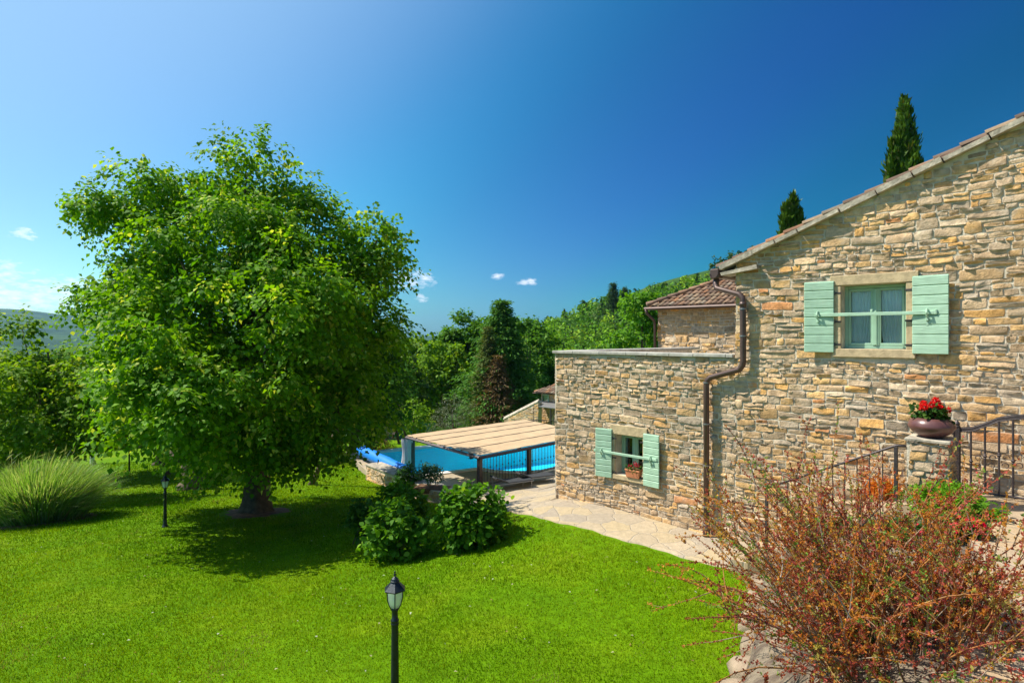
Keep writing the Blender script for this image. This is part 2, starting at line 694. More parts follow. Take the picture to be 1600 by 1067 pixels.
# ------------------------------------------------------------------ terrain
CP = [at(617, 1102, 2.1), at(1170, 890, 2.1), at(1000, 850, 2.08), at(800, 800, 1.98), at(258, 823, 1.0), at(400, 800, .74), at(735, 850, 1.7),
      at(575, 752, -.12), at(70, 810, .6), at(200, 740, 0.0), at(180, 708, -1.0), at(295, 762, 0.03), at(612, 692, -.35),
      at(1170, 1060, 2.1), at(0, 1067, 1.9), at(0, 850, 1.0), at(868, 780, 2.08), at(1110, 832, 2.12), at(620, 860, 1.45), at(560, 800, .85),
      at(640, 780, .9)]
CP += [np.array(p, float) for p in [(5, 20, 2.4), (12, 20, 4), (-1.8, 20.3, 0.0), (4.4, 26.6, 0.0), (-1.2, 23.4, -.05), (3, 34, -.1), (9, 34, .3), (0, 0, 2.1), (-6, 0, 1.9),
                                   (9, 5, 2.6), (-16, 8, 1.2), (-20, 18, -.2), (-30, 30, -1.4), (-10, 33, -.4), (0, 40, -.8), (14, 40, 2.5), (-25, 50, -3), (0, 58, -4), (20, 58, 1.5),
                                   (-14, -10, 1.8), (10, -10, 2.6), (20, 15, 5), (30, 35, 6)]]
for lx_, s_, z_ in ((-9.4, 10.4, 2.05), (-12.3, 12.5, 1.05), (-12.3, 17, 1.05), (-15.3, 14, .02), (-15.3, 19, .02), (-5, 10.3, 2.1), (-7, 9.6, 2.08), (-4, 8, 2.1)):
    w_ = loc(np.array((lx_, s_, z_)))
    CP.append(w_)
CP = np.array(CP)


def tps_fit(P, z, lam=.02):
    n = len(P)
    d = np.linalg.norm(P[:, None] - P[None], axis=2)
    K = np.where(d > 0, d ** 2 * np.log(d + 1e-9), 0) + lam * np.eye(n)
    A = np.zeros((n + 3, n + 3))
    A[:n, :n] = K
    A[:n, n] = 1
    A[:n, n + 1:] = P
    A[n, :n] = 1
    A[n + 1:, :n] = P.T
    return np.linalg.solve(A, np.concatenate([z, np.zeros(3)]))


TW = tps_fit(CP[:, :2], CP[:, 2])


def smooth(a, b, x):
    t = np.clip((x - a) / (b - a), 0, 1)
    return t * t * (3 - 2 * t)


POOL = [(-4.3, 25.4), (-1.5, 27.02), (-.8, 26.5), (-.1, 26.3), (.6, 26.3), (1.3, 26.55), (1.9, 27.1), (2.25, 27.8), (2.3, 28.5), (2.2, 29.15), (6.1, 31.4), (3.1, 36.6), (-7.3, 30.6)]
DECK = [(-9.0, 32.4), (-7.2, 28.0), (-6.3, 26.2), (-3.6, 23.4), (-2.6, 22.4), (-1.8, 20.3), (4.36, 26.6), (9, 31), (9, 34), (3.6, 37.2), (-7.4, 31.1), (-7.6, 31.6), (-8.6, 32.8)]


def in_poly(P, X, Y):
    r = np.zeros(X.shape, bool)
    n = len(P)
    for i in range(n):
        x1, y1 = P[i]
        x2, y2 = P[(i + 1) % n]
        c = (y1 > Y) != (y2 > Y)
        with np.errstate(divide='ignore', invalid='ignore'):
            xx = (x2 - x1) * (Y - y1) / ((y2 - y1) if y2 != y1 else 1e-9) + x1
        r ^= c & (X < xx)
    return r


def H(X, Y, pool=False):
    X = np.asarray(X, float)
    Y = np.asarray(Y, float)
    sh = X.shape
    x, y = X.ravel(), Y.ravel()
    xc, yc = np.clip(x, -45, 40), np.clip(y, -15, 62)
    d = np.hypot(xc[:, None] - CP[None, :, 0], yc[:, None] - CP[None, :, 1])
    zn = (np.where(d > 0, d ** 2 * np.log(d + 1e-9), 0)) @ TW[:-3] + TW[-3] + TW[-2] * xc + TW[-1] * yc
    # far country: a wooded hill on the right, a valley, ridges on the skyline
    crest = np.interp(x, [-400, -120, -30, 20, 65, 90, 150, 400], [-30, -26, -15, 12, 26, 35, 54, 86])
    zf = -6 + (crest + 6) * smooth(55, 270, y)
    zf = zf + vnoise(np.stack([x, y, 0 * x], 1), .012, 3) * 3.5 * smooth(100, 300, np.abs(y))
    r = np.hypot(x, y)
    az = np.degrees(np.arctan2(x, y))
    zf = zf - smooth(450, 1200, r) * (zf + 45)
    ridge = np.interp(az, [-60, -41, -36, -30, -22, -12, -6, 0, 8, 30], [235, 222, 205, 185, 140, 75, 48, 45, 60, 75])
    ridge = ridge + vnoise(np.stack([az * .35, 0 * az, 0 * az], 1), 1.0, 5) * 16
    zf = zf + smooth(1800, 5200, r) * ridge
    zf = zf + vnoise(np.stack([x, y, 0 * x], 1), .0016, 8) * 14 * smooth(1500, 3000, r)
    w = smooth(42, 66, np.hypot(x, y - 12))
    z = zn * (1 - w) + zf * w
    if pool:
        inn = in_poly(POOL, x, y)
        for dx, dy in ((.5, 0), (-.5, 0), (0, .5), (0, -.5)):
            inn |= in_poly(POOL, x + dx, y + dy)
        dk = in_poly(DECK, x, y)
        z = np.where(dk, np.minimum(z, -.03), z)
        z = np.where(inn, -2.6, z)
    return z.reshape(sh)


def Hs(x, y):
    return float(H(np.array([x]), np.array([y]))[0])


def ground():
    r = np.concatenate([np.linspace(.6, 60, 210), np.geomspace(60.7, 7200, 140)])
    a = np.radians(np.concatenate([np.linspace(-62, 62, 500), np.linspace(64, 296, 60)]))
    RR, AA = np.meshgrid(r, a, indexing='ij')
    X, Y = RR * np.sin(AA), RR * np.cos(AA)
    Z = H(X, Y, True)
    n, m = X.shape
    V = np.stack([X, Y, Z], -1).reshape(-1, 3)
    i, j = np.meshgrid(np.arange(n - 1), np.arange(m), indexing='ij')
    j2 = (j + 1) % m
    F = np.stack([i * m + j, (i + 1) * m + j, (i + 1) * m + j2, i * m + j2], -1).reshape(-1, 4)
    F = F[:, ::-1]
    V = np.vstack([V, [[0, 0, Hs(0, 0)]]])
    me_f = F
    mt, nt, b, _ = nmat("lawn_ground")
    v = coords(nt, False)
    f1 = noise(nt, v, .45, 5, .6)
    f2 = noise(nt, v, 6.0, 6, .7)
    lawn = ramp(nt, f1, [(.25, (.070, .165, .002)), (.5, (.10, .205, .002)), (.66, (.14, .22, .004)), (.8, (.19, .23, .012))])
    lawn = mixc(nt, .8, lawn, ramp(nt, f2, [(.3, (.6,) * 3), (.7, (1.3,) * 3)]), 'MULTIPLY')
    ff = noise(nt, v, .02, 8, .7)
    ff2 = noise(nt, v, .0022, 6, .7)
    far = ramp(nt, ff, [(.35, (.035, .080, .014)), (.6, (.055, .11, .02)), (.75, (.10, .14, .04))])
    far = mixc(nt, 1.0, far, ramp(nt, ff2, [(.38, (.35, .45, .6)), (.5, (.8, .85, .8)), (.62, (1.5, 1.35, 1.1))]), 'MULTIPLY')
    ln = nt.nodes.new("ShaderNodeVectorMath")
    ln.operation = 'LENGTH'
    nt.links.new(v, ln.inputs[0])
    mr = node(nt, "ShaderNodeMapRange")
    mr.inputs['From Min'].default_value = 46
    mr.inputs['From Max'].default_value = 62
    nt.links.new(ln.outputs['Value'], mr.inputs['Value'])
    nt.links.new(mixc(nt, mr.outputs[0], lawn, far), b.inputs['Base Color'])
    b.inputs['Roughness'].default_value = .9
    b.inputs['Specular IOR Level'].default_value = .05
    bump(nt, b, f2, .03)
    # a small patch closes the sheet under the camera
    o = mk("ground", V, me_f, mt, smooth=True)
    tag(o, kind='structure')
    return mt


M['lawn'] = ground()

# grass blades on the near lawn -------------------------------------------------
def grass():
    N = 640000
    u = R.uniform(0, 1, N)
    Y = 5.6 * (30 / 5.6) ** (u ** .9)
    X = R.uniform(-1.35, .95, N) * Y - .8
    s = X * DY + Y * DX
    lx = X * DX - Y * DY
    ok = (s < 9.62 + .05 * np.sin(lx * 5)) & (lx < np.interp(s, [0, 4.5, 6.6, 9.65], [-1.9, -2.35, -2.9, -3.95]))
    ok |= (lx < -9.6) & (s < 9.8 + (-lx - 9.6) * .5)
    ok &= ~((lx > np.interp(s, [0, 4.5, 6.6, 9.65], [-1.9, -2.35, -2.9, -3.95])) & (s < 9.7))
    ok &= np.hypot(X + 7.68, Y - 17.9) > 1.0
    X, Y = X[ok], Y[ok]
    n = len(X)
    Z = H(X, Y)
    d = np.clip(Y / 8, .8, 3.4)
    h = R.uniform(.018, .04, n) * (.8 + .35 * d) * (1 + .3 * vnoise(np.stack([X, Y, Z], 1), 1.5, 9))
    w = R.uniform(.004, .007, n) * d
    an = R.uniform(0, 6.28, n)
    lean = R.uniform(.1, .9, n) * h
    la = R.uniform(0, 6.28, n)
    P = np.stack([X, Y, Z - .004], 1)
    side = np.stack([np.cos(an), np.sin(an), 0 * an], 1) * w[:, None]
    tip = P + np.stack([np.cos(la) * lean, np.sin(la) * lean, h], 1)
    V = np.stack([P - side, P + side, tip], 1).reshape(-1, 3)
    F = np.arange(3 * n).reshape(n, 3)
    base = np.array((.145, .265, .001))
    k = R.uniform(.55, 1.4, (n, 1))
    patch = (vnoise(np.stack([X, Y, 0 * X], 1), .9, 21)[:, None] * .35 + vnoise(np.stack([X, Y, 0 * X], 1), 3.1, 22)[:, None] * .25 + .5)
    yel = np.clip(R.uniform(-.6, .7, (n, 1)) + patch * .5, 0, 1)
    C = base * k * (1 - yel * .35) + np.array((.27, .29, .008)) * yel * .55
    deep = np.clip(.5 + .9 * vnoise(np.stack([X, Y, 0 * X], 1), .33, 31)[:, None] + .4 * vnoise(np.stack([X, Y, 0 * X], 1), 1.6, 32)[:, None], 0, 1)
    C = C * (1 - deep * np.array((.52, .28, .1)))
    st_ = np.sin((X * .82 + Y * .57 + .25 * np.sin(Y * .6)) * 2 * math.pi / 1.15)[:, None]
    C = C * (1 + .075 * np.sign(st_) * np.abs(st_) ** .5)
    dry = (R.uniform(0, 1, (n, 1)) < .015 + .22 * (patch > .78))
    C = np.where(dry, np.array((.26, .22, .08)), C)
    o = mk("grass", V, F, M['grass'], col=np.repeat(C, 3, axis=0))
    tag(o, kind='stuff')


grass()


def petals():
    n = 260
    Y = R.uniform(6, 17, n)
    X = R.uniform(-.85, .35, n) * Y
    Z = H(X, Y) + .035
    P = np.stack([X, Y, Z], 1)
    D = R.normal(size=(n, 3)) * (1, 1, .15)
    s_ = np.cross(D, (0, 0, 1.))
    s_ /= np.linalg.norm(s_, axis=1, keepdims=True)
    D /= np.linalg.norm(D, axis=1, keepdims=True)
    L = R.uniform(.02, .05, (n, 1))
    V = np.stack([P, P + D * L * .5 + s_ * L * .35 + (0, 0, .008), P + D * L, P + D * L * .5 - s_ * L * .35 + (0, 0, .006)], 1).reshape(-1, 3)
    C = np.array([(.45, .42, .22), (.30, .20, .07), (.5, .5, .4)])[R.integers(0, 3, n)] * R.uniform(.7, 1.1, (n, 1))
    tag(mk("fallen_leaves", V, np.arange(4 * n).reshape(n, 4), M['petal'], col=np.repeat(C, 4, axis=0)), kind='stuff')


petals()


# ------------------------------------------------------------------ paving
def strip_paving():
    lxs = np.concatenate([np.linspace(-3.3, -9.3, 40), np.linspace(-9.45, -15.6, 40)])
    V, F = [], []
    k = 24
    for lx in lxs:
        sl = np.interp(-lx, [3, 4.0, 9.5, 12, 15.6], [9.72, 9.7, 9.72, 10.9, 13.0]) + .03 * math.sin(lx * 4) + .02 * math.sin(lx * 11)
        sr = 10.98 if lx > -9.32 else 20.5
        for q in range(k):
            u = q / (k - 1)
            V.append((lx, sl + (sr - sl) * u, 0))
    V = loc(np.array(V))
    V[:, 2] = H(V[:, 0], V[:, 1]) + .035
    n = len(lxs)
    top = len(V)
    edge = V.reshape(n, k, 3)[:, 0].copy()
    edge[:, 2] -= .12
    V = np.vstack([V, edge])
    for i in range(n - 1):
        for q in range(k - 1):
            F.append((i * k + q, i * k + q + 1, (i + 1) * k + q + 1, (i + 1) * k + q))
        F.append((i * k, (i + 1) * k, top + i + 1, top + i))
    tag(mk("path", V, F, M['flag'], smooth=True), kind='structure')


strip_paving()


def poly_hole(name, outer, holes, z, mat, kind='structure', skirt=None):
    loops = [[Vector((p[0], p[1], 0)) for p in outer]] + [[Vector((p[0], p[1], 0)) for p in h] for h in holes]
    tri = tessellate_polygon(loops)
    V = [(p.x, p.y, z) for l in loops for p in l]
    F = []
    for t in tri:
        a, b, c = (np.array(V[i][:2]) for i in t)
        cr = (b[0] - a[0]) * (c[1] - a[1]) - (b[1] - a[1]) * (c[0] - a[0])
        F.append(tuple(t) if cr > 0 else tuple(t[::-1]))
    if skirt:
        off = 0
        for l in loops:
            b = len(V)
            V += [(p.x, p.y, z - skirt) for p in l]
            k = len(l)
            for i in range(k):
                j = (i + 1) % k
                F.append((off + i, off + j, b + j, b + i))
            off += k
    return V, F


def offset_poly(P, d):
    n = len(P)
    A = sum(P[i][0] * P[(i + 1) % n][1] - P[(i + 1) % n][0] * P[i][1] for i in range(n)) / 2
    sg = 1 if A > 0 else -1
    out = []
    for i in range(n):
        p0, p1, p2 = (np.array(P[(i + k) % n], float) for k in (-1, 0, 1))
        a = (p1 - p0) / np.linalg.norm(p1 - p0)
        b = (p2 - p1) / np.linalg.norm(p2 - p1)
        na, nb = np.array((a[1], -a[0])) * sg, np.array((b[1], -b[0])) * sg
        m = na + nb
        m /= np.linalg.norm(m)
        out.append(tuple(p1 + m * d / max(.5, m @ na)))
    return out


def pool():
    cop = offset_poly(POOL, .32)
    V, F = poly_hole("deck", DECK, [offset_poly(POOL, .02)], .05, M['flag'], skirt=.35)
    tag(mk("pool_deck", V, F, M['flag']), kind='structure')
    # coping ring
    n = len(POOL)
    m = MB()
    V = []
    for P, z in ((cop, .02), (cop, .10), (offset_poly(POOL, -.03), .10), (offset_poly(POOL, -.03), -.02)):
        V += [(p[0], p[1], z) for p in P]
    F = []
    for r in range(3):
        for i in range(n):
            j = (i + 1) % n
            F.append((r * n + i, r * n + j, r * n + n + j, r * n + n + i))
    tag(mk("pool_coping", V, F, M['coping_white']), kind='structure')
    V = [(p[0], p[1], .1) for p in offset_poly(POOL, -.01)] + [(p[0], p[1], -1.5) for p in offset_poly(POOL, -.05)]
    F = [(i, (i + 1) % n, n + (i + 1) % n, n + i) for i in range(n)]
    F.append(tuple(range(n, 2 * n)))
    b = MB()
    b.add(V, F, 0)
    # flat panel on the far floor, darker blue painted in for deep-water shade
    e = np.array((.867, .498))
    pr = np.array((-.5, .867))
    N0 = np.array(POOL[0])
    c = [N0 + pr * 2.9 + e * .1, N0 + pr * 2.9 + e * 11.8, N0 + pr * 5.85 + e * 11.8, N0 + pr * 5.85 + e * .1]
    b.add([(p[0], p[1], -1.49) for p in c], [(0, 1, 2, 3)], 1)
    b.build("pool_basin", [M['liner'], M['liner_depth_shade']])
    tag(bpy.data.objects["pool_basin"], kind='structure')
    V, F = poly_hole("w", offset_poly(POOL, -.02), [], -.04, None)
    tag(mk("water", V, F, M['water']), kind='structure')


pool()

# ------------------------------------------------------------------ masonry
STONE_COLS = np.array([(.50, .36, .19), (.45, .34, .21), (.38, .31, .21), (.54, .37, .16), (.56, .34, .11), (.46, .37, .25), (.54, .46, .33),
                       (.33, .26, .17), (.50, .24, .09), (.40, .35, .27), (.52, .41, .26), (.48, .33, .15)])
STONE_COLS = STONE_COLS * np.array((1.34, 1.19, 1.10))
STONE_W = np.array([14, 13, 9, 13, 8, 12, 7, 7, 2, 6, 12, 8], float)
STONE_W /= STONE_W.sum()


def warp(x, z, k):
    dx = .022 * np.sin(1.7 * x + 2.3 * z + k) + .010 * np.sin(5.1 * x - 4.3 * z + 2 * k) + .004 * np.sin(13 * x + 9 * z + k) + .003 * np.sin(41 * x + 33 * z) + .002 * np.sin(83 * x - 71 * z)
    dz = .028 * np.sin(1.1 * x + .7 * z + 1 + k) + .012 * np.sin(3.3 * x + 3.1 * z + k * 3) + .003 * np.sin(29 * x - 16 * z) + .003 * np.sin(57 * x + 45 * z) + .002 * np.sin(97 * x - 21 * z)
    return dx, dz


def stones(x0, x1, z0, z1, inside, blocks=(), top=None, seed=1, hmin=.06, hmax=.19, k=0.0, depth=1.0, wmax=.6, pale=0.0):
    """rubble stones in a plane: returns V (x, -relief, z), F, C"""
    rg = np.random.default_rng(seed)
    GU, GV = 8, 7
    u = np.array([-1, -.975, -.92, -.35, .35, .92, .975, 1])
    v = np.array([-1, -.95, -.85, 0, .85, .95, 1])
    UU, VV = np.meshgrid(u, v, indexing='ij')
    UU, VV = UU.ravel(), VV.ravel()
    q = []
    for i in range(GU - 1):
        for j in range(GV - 1):
            q.append((i * GV + j, (i + 1) * GV + j, (i + 1) * GV + j + 1, i * GV + j + 1))
    q = np.array(q)
    rects = []
    z = z0 - .1
    while z < z1:
        h = rg.choice([rg.uniform(hmin, hmin + .04), rg.uniform(.10, .14), rg.uniform(.13, hmax)], p=[.34, .40, .26])
        x = x0 - rg.uniform(0, .3)
        while x < x1:
            w = min(wmax, max(.10, h * rg.choice([rg.uniform(.9, 1.8), rg.uniform(1.6, 2.8), rg.uniform(2.6, 3.9)], p=[.35, .45, .2]) + rg.uniform(-.02, .06)))
            rr = rg.uniform()
            if h > .12 and rr < .36:
                f = rg.uniform(.38, .62)
                rects.append([x, x + w, z, z + h * f])
                if rg.uniform() < .4 and w > .3:
                    g = rg.uniform(.35, .65)
                    rects.append([x, x + w * g, z + h * f, z + h])
                    rects.append([x + w * g, x + w, z + h * f, z + h])
                else:
                    rects.append([x, x + w, z + h * f, z + h])
            elif rr > .955 and w > .2:
                rects.append([x, x + w, z, z + h + rg.uniform(.03, .06)])
            else:
                rects.append([x, x + w, z, z + h])
            x += w
        z += h
    VS, CS, n = [], [], 0
    for (xa, xb, za, zb) in rects:
        xa2, xb2 = max(xa, x0), min(xb, x1)
        if xb2 - xa2 < .05:
            continue
        xm, zm = (xa2 + xb2) / 2, (za + zb) / 2
        if not inside(xm, zm):
            continue
        bad = False
        for (bx0, bx1, bz0, bz1) in blocks:
            ox = min(xb2, bx1) - max(xa2, bx0)
            oz = min(zb, bz1) - max(za, bz0)
            if ox > 0 and oz > .4 * (zb - za):
                if bx0 - xa2 > xb2 - bx1:
                    xb2 = min(xb2, bx0)
                else:
                    xa2 = max(xa2, bx1)
            elif ox > 0 and oz > 0:
                if zm < bz0:
                    zb = bz0
                elif zm > bz1:
                    za = bz1
            if xb2 - xa2 < .05 or zb - za < .025:
                bad = True
        if bad:
            continue
        xm, zm = (xa2 + xb2) / 2, (za + zb) / 2
        g = rg.uniform(.004, .011)
        hw, hh = (xb2 - xa2) / 2 - g, (zb - za) / 2 - g * .8
        if hh < .012:
            continue
        rx, rz = rg.uniform(.0, .09), rg.uniform(.0, .16)
        X = UU * (1 - rx * np.abs(VV) ** 3 * min(1, hh / hw * 2))
        Z = VV * (1 - rz * np.abs(UU) ** 4)
        # uneven quad outline
        tl, tr, bl, br = rg.normal(0, .10, 4)
        Z = Z * (1 + (tl * (UU < 0) + tr * (UU > 0)) * (VV > 0) * np.abs(UU) + (bl * (UU < 0) + br * (UU > 0)) * (VV < 0) * np.abs(UU))
        px = xm + X * hw
        pz = zm + Z * hh
        dx, dz = warp(px, pz, k)
        px, pz = px + dx, pz + dz
        ring = np.maximum(np.abs(UU), np.abs(VV))
        edge = (1 - np.abs(UU) ** 34) * (1 - np.abs(VV) ** 20)
        dep = rg.uniform(.003, .016) * depth
        rel = dep * edge + (rg.normal(0, .006, len(UU)) + .010 * np.sin(UU * rg.uniform(1, 4) + VV * rg.uniform(1, 4) + rg.uniform(0, 6))) * (edge > .02)
        rel = rel + (rg.normal(0, .008) * UU + rg.normal(0, .010) * VV) * (edge > .02)
        rel = np.where(edge > .02, np.maximum(rel, .004), -.008)
        if top is not None:
            tz = top(px)
            pz = np.minimum(pz, tz)
        for (bx0, bx1, bz0, bz1) in blocks:
            i_ = (px > bx0) & (px < bx1) & (pz > bz0) & (pz < bz1)
            if i_.any():
                d = np.stack([px - bx0, bx1 - px, pz - bz0, bz1 - pz])
                a = d.argmin(0)
                px = np.where(i_ & (a == 0), bx0, np.where(i_ & (a == 1), bx1, px))
                pz = np.where(i_ & (a == 2), bz0, np.where(i_ & (a == 3), bz1, pz))
        c = STONE_COLS[rg.choice(len(STONE_COLS), p=STONE_W)] * rg.uniform(.82, 1.2)
        if pale:
            c = c * (1 - pale) + np.array((.42, .37, .30)) * pale
        mo = np.array((.62, .52, .39))
        sm_ = np.where(edge < .02, .85, np.where(ring > .93, .42, np.where(ring > .84, .10, 0.0)))[:, None] * rg.uniform(.5, 1.2)
        sm_ = np.clip(sm_, 0, 1)
        cc = np.tile(c, (len(UU), 1)) * (1 - sm_) + mo * sm_
        VS.append(np.stack([px, -rel, pz], 1))
        CS.append(cc)
        n += 1
    V = np.concatenate(VS)
    F = (np.arange(n)[:, None, None] * len(UU) + q[None]).reshape(-1, 4)
    return V, F, np.concatenate(CS)


def slab_cells(xs, zlo, ztop, blocks, y0, y1):
    """wall body as prisms between cuts, leaving the blocks open"""
    cuts = sorted(set(list(xs) + [b[0] for b in blocks] + [b[1] for b in blocks]))
    m = MB()
    for a, b in zip(cuts[:-1], cuts[1:]):
        if b - a < 1e-4:
            continue
        c = (a + b) / 2
        segs, lo = [], zlo
        for bl in sorted([bl for bl in blocks if bl[0] < c < bl[1]], key=lambda q: q[2]):
            segs.append((lo, bl[2]))
            lo = bl[3]
        segs.append((lo, None))
        for (l, h) in segs:
            ta, tb = (ztop(a + 1e-6), ztop(b - 1e-6)) if h is None else (h, h)
            if min(ta, tb) <= l:
                continue
            P = [(a, y0, l), (b, y0, l), (b, y1, l), (a, y1, l), (a, y0, ta), (b, y0, tb), (b, y1, tb), (a, y1, ta)]
            m.add(P, [(0, 1, 5, 4), (2, 3, 7, 6), (3, 0, 4, 7), (1, 2, 6, 5), (4, 5, 6, 7), (3, 2, 1, 0)])
    return m


def masonry(name, parts, mat_list, parent, frame):
    """join stones + mortar bodies"""
    V, F, C, MI = [], [], [], []
    b = 0
    for (v, f, c, mi) in parts:
        V.append(np.asarray(v, float))
        F += [tuple(int(i) + b for i in ff) for ff in f]
        C.append(np.asarray(c, float) if c is not None else np.tile((.4, .36, .3), (len(v), 1)))
        MI += [mi] * len(f)
        b += len(v)
    V = frame(np.concatenate(V))
    o = mk(name, V, F, mat_list, parent, col=np.concatenate(C), midx=MI)
    sm = np.array([i == 0 for i in MI])
    o.data.polygons.foreach_set("use_smooth", sm)
    return o


# ------------------------------------------------------------------ roof tiles
TILE_COLS = np.array([(.30, .17, .10), (.36, .22, .14), (.26, .16, .11), (.40, .28, .18), (.22, .14, .10), (.33, .26, .19), (.42, .20, .10)])


TILE_COLS = TILE_COLS * np.array((.80, .78, .74))


def tiles(O, across, up, nrm, fn, ncol, nrow, pitch=.2, rowlen=.34, seed=3, rad=.085):
    """barrel tiles: O lower corner, unit vectors, fn(a,u) tells if a tile stands there"""
    rg = np.random.default_rng(seed)
    V, F, C = [], [], []
    b = 0
    K = 7
    O, across, up, nrm = (np.array(q, float) for q in (O, across, up, nrm))
    for i in range(ncol):
        for j in range(nrow):
            a, u = (i + .5) * pitch, j * rowlen
            if not fn(a, u + rowlen * .5):
                continue
            for kind in (0, 1):
                c = TILE_COLS[rg.integers(len(TILE_COLS))] * rg.uniform(.75, 1.3)
                ja, ju = rg.normal(0, .008), rg.normal(0, .014)
                L = rowlen + .07
                ring = []
                for e, (uu, rr, lift) in enumerate(((u + ju - .02, rad * 1.08, .028), (u + ju + L, rad * .86, 0.0))):
                    for q in range(K):
                        th = math.pi * q / (K - 1)
                        if kind == 0:
                            p = O + across * (a + ja + rr * math.cos(th)) + up * uu + nrm * (rr * .8 * math.sin(th) + lift + .02)
                        else:
                            p = O + across * (a + pitch / 2 + rr * math.cos(th)) + up * (uu + .03) + nrm * (-rr * .55 * math.sin(th) + .045 + lift)
                        V.append(p)
                for q in range(K - 1):
                    F.append((b + q, b + q + 1, b + K + q + 1, b + K + q))
                # thick lower lip
                lip = [V[b + q] - nrm * .016 for q in range(K)]
                V += lip
                for q in range(K - 1):
                    F.append((b + 2 * K + q, b + 2 * K + q + 1, b + q + 1, b + q))
                C += [c] * (3 * K)
                b += 3 * K
    return np.array(V), F, np.array(C)


# ------------------------------------------------------------------ the main house
XL, XM, XR = -9.35, -4.88, 3.2       # annex corner, main corner, right end (frame x)
ZB = 2.0
ZPAR = 5.60
ZE, SL = 7.36, .39                   # eave height at XM and slope of the rake
XRIDGE = 1.2
W1 = (-3.07, -2.15, 5.80, 6.85)      # upper window opening
W2 = (-7.60, -6.90, 2.98, 3.86)      # lower window opening


def rake(x):
    x = np.asarray(x, float)
    return np.where(x < XM, ZPAR, np.where(x < XRIDGE, ZE + (x - XM) * SL, ZE + (XRIDGE - XM) * SL - (x - XRIDGE) * SL))


house = thing('stone_house', 'large rubble stone house with sage green shutters and a brown downpipe', 'house', loc(np.array((-3.0, SW, ZB))), rz=-math.atan2(DY, DX))
fr = lambda V: loc(np.asarray(V) + np.array((0, SW, 0)))


